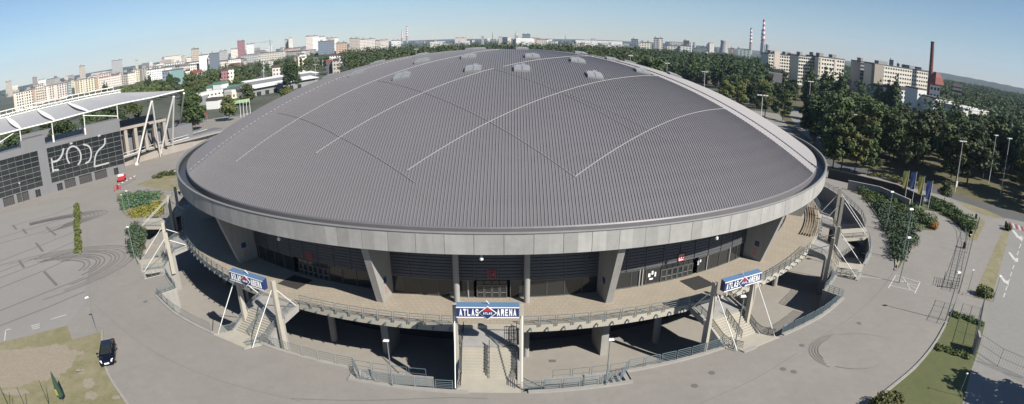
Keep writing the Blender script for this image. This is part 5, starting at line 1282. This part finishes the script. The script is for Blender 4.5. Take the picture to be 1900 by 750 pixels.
mb = MB(); mb.lathe([(5, z2), (2, z2 + (Z - z2) * .4), (.3, Z)], x, y, 8); mb.build('spire', M['w_mint'], t)
mb = MB(); mb.box(x - 9, y + 5, 0, x + 9, y + 40, z2 * .6); mb.build('nave', M['w_orange'], t)
for bx, yt, d, lab in ((914, 60, 1700, 'dark thin mast on the skyline left of the spire'), (1049, 65, 1700, 'thin dark spire mast on the skyline above the right of the dome')):
    x, y, Z = at(bx, yt, d); mb = MB(); mb.bar((x, y, 0), (x, y, Z), 2.0, .6, k=8); tag(mb.build('mast', M['w_brown']), lab, 'mast')
x, y, Z = at(501, 77.5, 1200); t = thing('tower_crane', 'thin grey tower crane on the left skyline', 'crane', (x, y, 0)); a = at(468, 80, 1200); b = at(507, 77.5, 1200)
mb = MB(); mb.bar((x, y, 0), (x, y, Z + 4), 1.0, k=4); mb.build('mast', M['w_grey'], t); mb = MB(); mb.bar((a[0], a[1], Z), (b[0], b[1], Z), .7, k=4); mb.bar((x, y, Z + 4), ((a[0] + x) / 2, (a[1] + y) / 2, Z), .3, k=4); mb.build('jib', M['w_grey'], t)
# warehouse with white canopy roofs, kiosks, shelter
wh = building('market_hall', 'long market hall with grey and white monopitch roofs beyond the green flags', 462, 590, 167, 296, 345, 30, 'grey', None, 'flatroof', 'market hall', grid=False, y1=146)
for k_, (off, y0, y1, m) in enumerate(((-2, 168, 153, 'white'), (9, 161, 145, 'coping'), (18, 157, 141, 'white'))):
    a = at(463, y0 - 1.5, 296 + off); b = at(592, y1 - 4, 345 + off); fp, u, n, l = quadbase(a, b, 6.5)
    mb = MB(); mb.hexa([(*fp[0], a[2]), (*fp[1], a[2]), (*fp[2], a[2] + 1.2), (*fp[3], a[2] + 1.2), (*fp[0], a[2] + .25), (*fp[1], a[2] + .25), (*fp[2], a[2] + 1.5), (*fp[3], a[2] + 1.5)]); mb.build('canopy', M[m], wh)
for i in range(7):
    a = at(466 + i * 15, 178 - i * 2.4, 295 + i * 5.6); mb = MB(); mb.obox(a[0], a[1], 0, 2.2, 2.4, .3, .95); mb.build('loading_door', M['dark'], wh)
for x0, x1, yt, d, c, rf, lab in ((400, 410, 163.5, 322, 'white', 'w_greenr', 'low kiosk with a green roof, leftmost of the green-roofed ones'), (410.5, 424, 157, 318, 'white', 'w_greenr', 'taller white kiosk with a green roof'), (428, 437, 164, 322, 'mint', 'w_greenr', 'low kiosk with a green roof right of the taller one'), (442, 449, 162, 326, 'mint', 'w_greenr', 'small green-roofed kiosk beside the market hall'), (386, 414, 175.5, 288, 'cream', 'w_white', 'long cream stall building with dark windows in front of the green-roofed kiosks'), (430, 451, 172, 300, 'yellow', 'w_white', 'yellow and white stall building left of the market hall'),
                                  (403, 414, 187, 256, 'white', 'w_dark', 'small booth with a dark roof by the parked cars'), (372, 386, 179, 282, 'grey', 'w_white', 'grey stall with a white roof at the left end of the stalls')):
    building('kiosk', lab, x0, x1, yt, d, d * 1.02, 6, c, None, rf, 'kiosk', roofh=1.3, grid=(c in ('cream', 'yellow')))
for x0, x1, y_, d, lab in ((342.5, 359, 212, 198, 'left half of the long red-roofed shelter at the edge of the plaza'), (360, 384, 207, 204, 'right half of the long red-roofed shelter at the edge of the plaza')):
    a, b = at(x0, y_, d), at(x1, y_ - 3, d + 8); fp, u, n, l = quadbase(a, b, 3); t = thing('shelter', lab, 'shelter', (a[0], a[1], 0)); h = 2.6
    mb = MB(); mb.prism(fp if (fp[1][0] - fp[0][0]) * (fp[2][1] - fp[1][1]) - (fp[1][1] - fp[0][1]) * (fp[2][0] - fp[1][0]) > 0 else fp[::-1], h, h + .7); mb.build('roof', M['red'], t)
    for i in range(4):
        mb = MB(); X, Y = a[0] + (b[0] - a[0]) * (i + .2) / 3.4, a[1] + (b[1] - a[1]) * (i + .2) / 3.4; mb.bar((X, Y, 0), (X, Y, h), .12, k=6); mb.build('post', M['steel'], t)
    mb = MB(); mb.quad((*fp[3], .2), (*fp[2], .2), (*fp[2], h), (*fp[3], h)); mb.build('back_panel', M['w_grey'], t)
# small houses between the trees
rh = random.Random(8)
for i in range(46):
    px, py = rh.uniform(345, 660), 0; py = 150 - (px - 345) * .105 + rh.uniform(-26, 6); x, y = G(px, py); an = rh.uniform(-.6, .6) + .9
    t = thing('town_house', 'small town house half hidden among the trees left of the dome', 'house', (x, y, 0), 'small houses among the trees')
    w_, h_ = rh.uniform(9, 18), rh.uniform(5, 9); mb = MB(); mb.obox(x, y, 0, h_, w_, 9, an); mb.build('wall', M['g_' + rh.choice(['white', 'cream', 'beige', 'pink', 'sand', 'grey'])], t)
    mb = MB(); c_, s_ = cos(an), sin(an); R_ = lambda a, b, z: (x + a * c_ - b * s_, y + a * s_ + b * c_, z); a = w_ / 2 + .3; q = rh.choice([.4, 2.4, .4])
    mb.quad(R_(-a, -4.9, h_ + .01), R_(a, -4.9, h_ + .01), R_(a, 0, h_ + q), R_(-a, 0, h_ + q)); mb.quad(R_(a, 4.9, h_ + .01), R_(-a, 4.9, h_ + .01), R_(-a, 0, h_ + q), R_(a, 0, h_ + q)); mb.tri(R_(-a, -4.9, h_), R_(-a, 0, h_ + q), R_(-a, 4.9, h_)); mb.tri(R_(a, -4.9, h_), R_(a, 4.9, h_), R_(a, 0, h_ + q))
    mb.build('roof', M[rh.choice(['flatroof', 'tileroof', 'w_grey', 'flatroof', 'redroof'])], t)
# small buildings far out that nothing tells apart
rs = random.Random(5)
for i in range(170):
    px = rs.choice([rs.uniform(10, 640), rs.uniform(640, 1330), rs.uniform(300, 640)]); d = rs.uniform(1300, 3600) if px > 560 else rs.uniform(700, 2600)
    w0 = rs.uniform(20, 70); h = rs.choice([9, 12, 15, 18, 22, 28]) * rs.uniform(.8, 1.2)
    if d < 1200: h = min(h, 14)
    x, y, _ = at(px, 80, d); an = rs.uniform(-.5, .5) + rs.choice([0, pi / 2]); c = rs.choice(['cream', 'white', 'beige', 'peach', 'grey', 'pink', 'white'])
    t = thing('distant_building', 'small pale building far off in the hazy city below the skyline', 'building', (x, y, 0), 'small distant buildings')
    mb = MB(); mb.obox(x, y, 0, h, w0, rs.uniform(10, 16), an); mb.build('wall', M['g_' + c], t)
    mb = MB(); mb.obox(x, y, h + .01, h + 1.2, w0 * .98, 10, an); mb.build('roof', M[rs.choice(['flatroof', 'w_white', 'redroof', 'flatroof'])], t)
# ================================================================== TREES
def leaf_cloud(mb, rnd, blobs, n, size, flat=.0):
    """leaf-sized faces spread through the outer part of a set of ellipsoid clumps"""
    tot = sum(b[3] * b[3] for b in blobs)
    for cx, cy, cz, r, sq in blobs:
        for _ in range(max(6, int(n * r * r / tot))):
            u = rnd.uniform(-1, 1); t = rnd.uniform(0, 2 * pi); q = math.sqrt(1 - u * u); k = r * rnd.uniform(.55, 1.08)
            d = (q * cos(t), q * sin(t), u)
            p = (cx + d[0] * k, cy + d[1] * k, cz + d[2] * k * sq)
            nx, ny, nz = d[0] + rnd.gauss(0, .55), d[1] + rnd.gauss(0, .55), d[2] + .35 + rnd.gauss(0, .55)
            l = math.sqrt(nx * nx + ny * ny + nz * nz) or 1; nx, ny, nz = nx / l, ny / l, nz / l
            ux, uy, uz = (ny, -nx, 0) if abs(nz) < .95 else (1, 0, 0); l = math.sqrt(ux * ux + uy * uy + uz * uz); ux, uy, uz = ux / l, uy / l, uz / l
            vx, vy, vz = ny * uz - nz * uy, nz * ux - nx * uz, nx * uy - ny * ux
            s = size * rnd.uniform(.55, 1.25); a = rnd.uniform(.6, 1.0)
            mb.quad((p[0] - ux * s, p[1] - uy * s, p[2] - uz * s), (p[0] - vx * s * a, p[1] - vy * s * a, p[2] - vz * s * a), (p[0] + ux * s, p[1] + uy * s, p[2] + uz * s), (p[0] + vx * s * a, p[1] + vy * s * a, p[2] + vz * s * a))
def crown_blobs(rnd, h, R, z0, kind):
    bl = []
    if kind == 'broad':
        for i in range(20):
            t = rnd.uniform(0, 2 * pi); v = rnd.random(); z = z0 + (h - z0) * (.12 + .80 * v); prof = math.sqrt(max(.05, 1 - ((v - .42) / .66) ** 2)); k = R * prof * rnd.uniform(.35, .8)
            bl.append((k * cos(t), k * sin(t), z, R * rnd.uniform(.30, .46), .8))
        bl.append((0, 0, z0 + (h - z0) * .5, R * .6, 1.0))
    elif kind == 'poplar':
        for i in range(14):
            v = i / 13; z = z0 + (h - z0) * (.05 + .9 * v); r = R * (.55 + .5 * sin(pi * min(1, v * 1.15)) - .4 * v); bl.append((rnd.gauss(0, .2 * R), rnd.gauss(0, .2 * R), z, max(.35, r), 1.5))
    elif kind == 'loose':
        for i in range(26):
            t = rnd.uniform(0, 2 * pi); v = rnd.random(); z = z0 + (h - z0) * (.08 + .86 * v); k = R * rnd.uniform(.25, .95) * math.sqrt(max(.08, 1 - (v - .35) ** 2 * 2)); bl.append((k * cos(t), k * sin(t), z, R * rnd.uniform(.2, .34), .75))
    return bl
def tree_proto(kind, h, R, z0, n, size, lm, seed):
    rnd = random.Random(seed); t = bpy.data.objects.new('broadleaf_tree' if kind != 'poplar' else 'poplar_tree', None); COL.objects.link(t); t.empty_display_size = .3
    mb = MB(); mb.bar((0, 0, 0), (.1, .05, z0 + (h - z0) * .25), .026 * h * .6, .018 * h * .6, k=7); mb.bar((.1, .05, z0 + (h - z0) * .25), (0, .2, h * .85), .018 * h * .6, .03, k=6)
    for i in range(6):
        a = rnd.uniform(0, 2 * pi); zz = z0 * rnd.uniform(.8, 1.0) + (h - z0) * .12 * i / 2; mb.bar((.08, .05, zz), (R * .6 * cos(a), R * .6 * sin(a), zz + (h - z0) * .28), .010 * h * .6, .02, k=5)
    mb.build('trunk', M['bark'], t)
    mb = MB(); leaf_cloud(mb, rnd, crown_blobs(rnd, h, R, z0, kind), n, size); mb.build('crown', M[lm], t)
    return t
PR = [tree_proto('broad', 11, 4.4, 2.4, 3000, .36, 'leaf', 1), tree_proto('broad', 12.5, 4.6, 3.0, 3200, .36, 'leaf', 2), tree_proto('loose', 12, 4.2, 2.6, 2800, .34, 'leaf2', 3), tree_proto('loose', 10, 3.8, 2.2, 2600, .34, 'leaf', 4), tree_proto('broad', 9, 3.8, 1.8, 2600, .34, 'leaf2', 5),
      tree_proto('poplar', 13, 1.9, 1.2, 2200, .34, 'leaf', 6), tree_proto('broad', 8.5, 3.6, 1.6, 2400, .34, 'leafy', 7), tree_proto('loose', 11, 4.0, 2.4, 2600, .34, 'leafy', 8)]
used = set()
def tree(k, x, y, sc, lab, grp):
    rz = random.uniform(0, 6.28); s = (sc * random.uniform(.9, 1.1), sc * random.uniform(.9, 1.1), sc)
    if k not in used:
        used.add(k); o = PR[k]; o.location = (x, y, 0); o.rotation_euler = (0, 0, rz); o.scale = s; o['label'] = lab; o['group'] = grp
    else: o = dup(PR[k], (x, y, 0), rz, s, lab, grp)
    o['category'] = 'tree'
    return o
def inpoly(x, y, P):
    c = False; j = len(P) - 1
    for i in range(len(P)):
        if (P[i][1] > y) != (P[j][1] > y) and x < (P[j][0] - P[i][0]) * (y - P[i][1]) / (P[j][1] - P[i][1]) + P[i][0]: c = not c
        j = i
    return c
def scatter(n, poly, mind, seed, avoid=()):
    r = random.Random(seed); xs = [p[0] for p in poly]; ys = [p[1] for p in poly]; out = []
    for _ in range(n * 60):
        if len(out) >= n: break
        x, y = r.uniform(min(xs), max(xs)), r.uniform(min(ys), max(ys))
        if not inpoly(x, y, poly) or any(inpoly(x, y, a) for a in avoid): continue
        if all((x - a) ** 2 + (y - b) ** 2 > mind * mind for a, b in out): out.append((x, y))
    return out
def pscatter(n, px, mind, seed, avoid=(), full=False):   # scatter over the ground as seen, so that near and far trees cover alike
    r = random.Random(seed); xs = [p[0] for p in px]; ys = [p[1] for p in px]; out = []; pxs = []
    for _ in range(n * 80):
        if len(out) >= n: break
        a, b = r.uniform(min(xs), max(xs)), r.uniform(min(ys), max(ys))
        if not inpoly(a, b, px): continue
        x, y = G(a, b)
        if any(inpoly(x, y, g) for g in avoid): continue
        if all((x - q) ** 2 + (y - w) ** 2 > mind * mind for q, w in out): out.append((x, y) if not full else (x, y)); pxs.append((a, b)) if full is not None else None
    return list(zip(out, pxs)) if full else out
glades = [[G(*p) for p in ((1655, 318), (1740, 338), (1735, 312), (1660, 296))], [G(*p) for p in ((1790, 356), (1900, 392), (1900, 352), (1800, 330))], [G(*p) for p in ((1452, 235), (1500, 262), (1520, 240), (1490, 195), (1465, 195))]]
wood = [(1535, 285), (1640, 316), (1720, 335), (1780, 349), (1900, 386), (1990, 420), (1990, 215), (1860, 205), (1760, 200), (1700, 205), (1600, 190), (1520, 175), (1440, 172), (1390, 160), (1380, 182), (1450, 225)]
ENV = [(1300, 128), (1400, 152), (1440, 158), (1490, 168), (1530, 165), (1600, 168), (1640, 192), (1720, 200), (1780, 206), (1840, 208), (1880, 215), (2000, 225)]
def treetop(px, x, y):                      # how high a tree may reach there before it hides the buildings seen beyond it
    return at(px, lerp(ENV, px), hypot(x - CX, y - CY))[2]
HT = {0: 11, 1: 12.5, 2: 12, 3: 10, 4: 9, 5: 13, 6: 8.5, 7: 11}
pts = pscatter(215, wood, 4.6, 11, glades, True)
FAR = []                                    # the farthest trees of each stand are left to the woodland mass
pts.sort(key=lambda p: hypot(p[0][0] - CX, p[0][1] - CY))
for i, ((x, y), (a, b)) in enumerate(pts):
    k = random.choice([0, 1, 2, 3, 1, 0, 7, 2]); s_ = max(.5, min(random.uniform(.95, 1.3), treetop(a, x, y) / HT[k] * random.uniform(.85, 1.0)))
    if i >= 140: FAR.append((x, y, HT[k] * s_)); continue
    tree(k, x, y, s_, 'dark leafy tree in the dense wood on the right', 'trees of the dense wood on the right')
for i, (px, py, k, s) in enumerate(((1560, 318, 2, .9), (1585, 322, 7, .85), (1545, 312, 0, .85), (1610, 325, 3, .8))):
    x, y = G(px, py); tree(k, x, y, s, 'birch-like tree at the near edge of the wood behind the ramp wall', 'trees along the ramp wall')
x, y = G(1752, 372); tree(4, x, y, .42, 'small dark rounded tree beside the floodlight mast at the street', None) if True else None
for px, d, yt, k, lab in ((1505, 250, 116, 5, 'poplar in front of the set-back cream wing'), (1532, 245, 121, 5, 'poplar left in the clump before the middle cream block'), (1545, 240, 126, 5, 'poplar in the middle of the clump before the middle cream block'), (1563, 240, 127, 5, 'poplar right in the clump before the middle cream block'), (1664, 262, 135, 5, 'dark poplar in front of the long cream block'), (1651, 262, 146, 5, 'shorter poplar in front of the long cream block'), (1633, 262, 146, 5, 'poplar at the sandy end wall of the long cream block'),
                        (1285, 330, 96, 5, 'poplar left in the row beyond the long dark building'), (1330, 330, 98, 5, 'poplar in the row beyond the long dark building'), (1345, 330, 98, 5, 'tall poplar beyond the long dark building'), (1360, 320, 100, 5, 'poplar at the right of the row beyond the long dark building'), (192, 455, 150, 5, 'poplar between the peach tower and the cream flats on the left'), (197, 455, 153, 5, 'second poplar between the peach tower and the cream flats'), (276, 480, 134, 5, 'tall poplar in front of the beige flats'), (270, 480, 142, 5, 'shorter poplar in front of the beige flats'), (1213, 250, 105, 0, 'dark tree rising before the left end of the long dark building'), (537, 300, 115, 1, 'big dark round tree right of the green-roofed kiosks')):
    x, y, z = at(px, yt, d); tree(k, x, y, z / {5: 13, 0: 11, 1: 12.5}[k], lab, None)
band = [(1305, 165), (1345, 190), (1420, 220), (1432, 165), (1400, 152), (1330, 146)]
for x, y in pscatter(24, band, 6, 21): tree(random.choice([0, 2, 4, 6, 2, 7]), x, y, random.uniform(.8, 1.1), 'leafy tree in the belt right of the long dark building, behind the dome', 'trees behind the right of the dome')
for x, y in pscatter(22, [(345, 196), (395, 182), (455, 168), (462, 160), (400, 160), (350, 168)], 6, 33): tree(random.choice([2, 4, 6, 7, 4]), x, y, random.uniform(.6, .95), 'tree around the green-roofed kiosks', 'trees around the kiosks')
for x, y in pscatter(24, [(1385, 200), (1440, 232), (1470, 215), (1520, 188), (1500, 165), (1440, 160), (1390, 158)], 5, 34): tree(random.choice([0, 2, 4, 6, 2, 3]), x, y, random.uniform(.6, .95), 'leafy tree at the foot of the tall cream slab of flats', 'trees below the cream slab of flats')
lb = [(300, 180), (345, 192), (400, 172), (455, 160), (480, 148), (560, 140), (640, 128), (700, 116), (690, 108), (560, 116), (440, 128), (340, 148)]
for i, (x, y) in enumerate(sorted(pscatter(100, lb, 8, 31), key=lambda p: hypot(p[0] - CX, p[1] - CY))):
    if i >= 45: FAR.append((x, y, random.uniform(8.5, 13))); continue
    tree(random.choice([0, 1, 2, 4, 6, 7, 2]), x, y, random.uniform(.8, 1.15), 'tree among the low buildings to the left of the dome', 'town trees left of the dome')
for i, (px, d, yt, k, lab) in enumerate(((352, 190, 176, 4, 'bushy green tree at the tip of the stadium roof, by the red shelter'), (365, 205, 180, 2, 'bushy tree just right of the stadium roof tip'), (348, 215, 168, 1, 'taller tree behind the stadium roof tip'), (422, 205, 178, 6, 'light green tree beside the small booth'), (530, 250, 160, 6, 'light green tree in front of the market hall'), (458, 255, 158, 4, 'dark tree at the left end of the market hall'))):
    x, y, z = at(px, yt, d); tree(k, x, y, z / {4: 9, 2: 12, 1: 12.5, 6: 8.5}[k], lab, None)
sb = [FP(s, d, 0)[:2] for s, d in ((-45, -40), (30, -40), (60, -30), (60, -75), (-45, -80))]
for x, y in scatter(18, sb, 8, 41): tree(random.choice([0, 1, 2, 3]), x, y, random.uniform(.85, 1.1), 'tree seen through the gap under the white stadium roof', 'trees behind the stadium')
# far woods: one mass
def woods(name, poly, n, seed, h0, m, quads=70):
    r = random.Random(seed); mb = MB()
    for x, y in scatter(n, poly, 5, seed):
        h = h0 * r.uniform(.7, 1.15); R = h * r.uniform(.33, .45)
        bl = [(x + r.gauss(0, R * .35), y + r.gauss(0, R * .35), h * r.uniform(.45, .8), R * r.uniform(.4, .7), .8) for _ in range(4)]
        leaf_cloud(mb, r, bl, quads, .8)
    return mb.build(name, M[m], kind='stuff')
mb = MB(); r = random.Random(77)
for x, y, h in FAR:
    R_ = h * .37; leaf_cloud(mb, r, [(x + r.gauss(0, R_ * .4), y + r.gauss(0, R_ * .4), h * r.uniform(.35, .82), R_ * r.uniform(.4, .65), .85) for _ in range(7)], 420, .42)
mb.build('woodland', M['leaf'], kind='stuff')
def polyd(L): return [at(px, 80 if d > 250 else 110, d)[:2] for px, d in L]
woods('woodland', polyd([(640, 330), (760, 300), (900, 290), (1050, 290), (1200, 290), (1200, 600), (1050, 700), (850, 700), (640, 650)]), 1100, 51, 19, 'leaf')
woods('woodland', polyd([(1180, 330), (1420, 300), (1440, 700), (1180, 800)]), 800, 52, 16, 'leaf')
woods('woodland', polyd([(1720, 290), (1900, 250), (2000, 250), (2000, 1600), (1760, 1400)]), 1500, 53, 14, 'leaf', 60)
woods('woodland', polyd([(1560, 360), (1720, 380), (1760, 1300), (1440, 1300), (1440, 400)]), 700, 54, 11, 'leaf', 60)
woods('woodland', polyd([(-60, 300), (300, 360), (330, 420), (300, 600), (-60, 420)]), 260, 55, 7.5, 'leaf2', 80)
woods('woodland', polyd([(330, 420), (640, 480), (640, 1200), (330, 1000)]), 520, 56, 10, 'leaf2', 60)
woods('woodland', polyd([(-60, 800), (640, 1200), (1330, 1300), (1330, 3500), (-60, 3000)]), 900, 57, 17, 'leaf', 50)
# distant forested ridge
def ridge(name, L, h, m):
    mb = MB(); P = [at(px, 110, d) for px, d in L]; n = 60; Q = []
    for i in range(n + 1):
        t_ = i / n * (len(P) - 1); j = min(len(P) - 2, int(t_)); f = t_ - j; Q.append((P[j][0] + (P[j + 1][0] - P[j][0]) * f, P[j][1] + (P[j + 1][1] - P[j][1]) * f))
    prof = [(-.25, 0), (0, .75), (.25, 1), (.6, .8), (1.1, 0)]
    for i, (x, y) in enumerate(Q):
        l = hypot(x - CX, y - CY); ux, uy = (x - CX) / l, (y - CY) / l; k = min(1, sin(pi * (i + 2) / (n + 4)) * 1.5)
        for a, z in prof: mb.v.append((x + ux * a * 1500, y + uy * a * 1500, z * h * k * (1 + .06 * sin(i * 1.3))))
    for i in range(n):
        for q in range(4): mb.f.append((i * 5 + q, (i + 1) * 5 + q, (i + 1) * 5 + q + 1, i * 5 + q + 1)); mb.m.append(0)
    return mb.build(name, M[m], smooth=True, kind='structure')
M['hill'] = mat('forested_hill', (.045, .06, .035), .95, noise=[(.01, .5, (.06, .08, .04)), (.05, .5, (.03, .045, .025))])
ridge('hills', [(1640, 4200), (1800, 3400), (1900, 3000), (2050, 3000)], 24, 'hill')
ridge('hills', [(-150, 4500), (300, 4800), (700, 5200), (1100, 5200), (1500, 4800)], 14, 'hill')
# ------------------------------------------------------------------ shrubs and hedges
def hedge(name, lab, blobs, n, size, m, cat='shrub', seed=3, grp=None):
    mb = MB(); leaf_cloud(mb, random.Random(seed), blobs, n, size); o = mb.build(name, M[m]); tag(o, lab, cat, grp); return o
P0, P1 = G(143, 381), G(146, 470); r = random.Random(9); bl = []
for i in range(110):
    f = i / 109; bl.append((P0[0] + (P1[0] - P0[0]) * f + r.gauss(0, .18), P0[1] + (P1[1] - P0[1]) * f + r.gauss(0, .18), r.uniform(.1, .38), .46, .8))
hedge('hedge', 'narrow bright green clipped hedge along the edge of the parking lot', bl, 11000, .13, 'leafy', 'hedge')
def shrubs(px, n, r0, hz, seed, z=0):
    P = [G(*p) for p in px]; r = random.Random(seed); return [(x, y, hz * r.uniform(.25, .8), r0 * r.uniform(.7, 1.2), .6) for x, y in scatter(n, P, r0 * .55, seed)]
def bed(name, lab, px, n, r0, hz, leaves, size, m, seed):
    mb = MB(); leaf_cloud(mb, random.Random(seed), shrubs(px, n, r0, hz, seed), leaves, size); o = mb.build(name, M[m]); tag(o, lab, 'shrubs'); return o
bed('juniper_shrub', 'bluish spreading juniper in the planter beside the road barrier', [(222, 366), (270, 360), (300, 363), (290, 375), (250, 390), (232, 395)], 26, 1.3, .8, 4200, .17, 'leafb', 61)
bed('golden_shrub', 'flat golden yellow shrub at the lower edge of the juniper planter', [(250, 392), (300, 380), (288, 402), (240, 404)], 16, 1.2, .35, 2600, .15, 'gold', 62)
bed('juniper_shrub', 'bluish juniper in the small bed left of the unsigned stair bridges', [(240, 424), (268, 420), (260, 455), (252, 478), (243, 455)], 16, 1.1, .8, 2600, .16, 'leafb', 63)
bed('hedge', 'dark low hedge behind the grass triangle left of the arena ring', [(262, 338), (295, 326), (326, 319), (326, 325), (290, 333)], 14, .8, .6, 1500, .15, 'leaf2', 64)
bed('ground_cover_shrub', 'dense dark green ground cover filling the big planting bed on the right', [(1620, 378), (1650, 392), (1690, 405), (1700, 425), (1685, 462), (1664, 492), (1655, 450), (1632, 405)], 85, 1.25, .75, 11000, .17, 'leafb', 65)
bed('ground_cover_shrub', 'lighter green shrubs along the upper edge of the big planting bed', [(1592, 353), (1630, 358), (1690, 383), (1735, 412), (1730, 425), (1690, 402), (1640, 386), (1612, 376)], 60, 1.2, .8, 8000, .17, 'leaf2', 66)
bed('hedge', 'bushy hedge between the flag row and the queue lane', [(1720, 376), (1762, 388), (1800, 412), (1808, 432), (1796, 434), (1770, 408), (1735, 390)], 40, 1.1, 1.2, 6000, .17, 'leaf2', 67)
x, y = G(1733, 425); hedge('autumn_shrub', 'single orange and yellow shrub at the tip of the planting bed', [(x, y, .5, .7, .9), (x + .5, y + .4, .6, .6, .9), (x - .4, y + .3, .4, .55, .9)], 1000, .12, 'orange')
x, y = G(1826, 550); hedge('round_shrub', 'round brownish shrub at the lower tip of the grass median', [(x, y, .6, .9, .9), (x + .6, y - .2, .5, .8, .9), (x - .2, y + .6, .55, .8, .9)], 1300, .13, 'leafy')
x, y = G(1870, 428); hedge('round_shrub', 'dark shrub at the upper tip of the grass median', [(x, y, .6, .7, .9), (x + .6, y + .6, .5, .7, .9)], 800, .13, 'leaf2')
bed('hedge', 'short dark hedge across the top of the mown grass', [(1766, 580), (1822, 598), (1820, 604), (1764, 586)], 26, .4, .22, 2200, .09, 'leaf2', 68)
bed('hedge', 'dark strip of hedge crossing the middle of the mown grass', [(1738, 640), (1800, 662), (1797, 668), (1735, 648)], 26, .35, .2, 2000, .09, 'leaf2', 69)
x, y = G(1640, 755); hedge('round_shrub', 'yellowish shrub at the bottom edge below the mown grass', [(x, y, .5, 1.0, .8), (x + 1.2, y + .2, .4, .8, .8), (x - .9, y - .2, .4, .8, .8)], 1500, .12, 'leafy')
bed('climbing_shrub', 'row of pale shrubs on top of the upper ramp wall', [(1612, 322), (1660, 332), (1700, 346), (1698, 350), (1655, 338), (1610, 327)], 26, .7, .9, 2600, .17, 'leafy', 70)
x, y = G(1895, 735); tree(0, x + 3, y - 3, .75, 'tree just outside the bottom right corner throwing its shadow on the road', None)
# ------------------------------------------------------------------ air
hz = MB(); hz.box(-7000, -7000, -6, 7000, 7000, 330); ho = hz.build('haze', bpy.data.materials.new('haze_air'), kind='stuff')
hm = ho.data.materials[0]; hm.use_nodes = True; nt = hm.node_tree; nt.nodes.clear()
out = nt.nodes.new('ShaderNodeOutputMaterial'); pv = nt.nodes.new('ShaderNodeVolumePrincipled')
pv.inputs['Color'].default_value = (.58, .75, 1.0, 1); pv.inputs['Density'].default_value = 8e-5; pv.inputs['Anisotropy'].default_value = 0
nt.links.new(pv.outputs[0], out.inputs['Volume'])
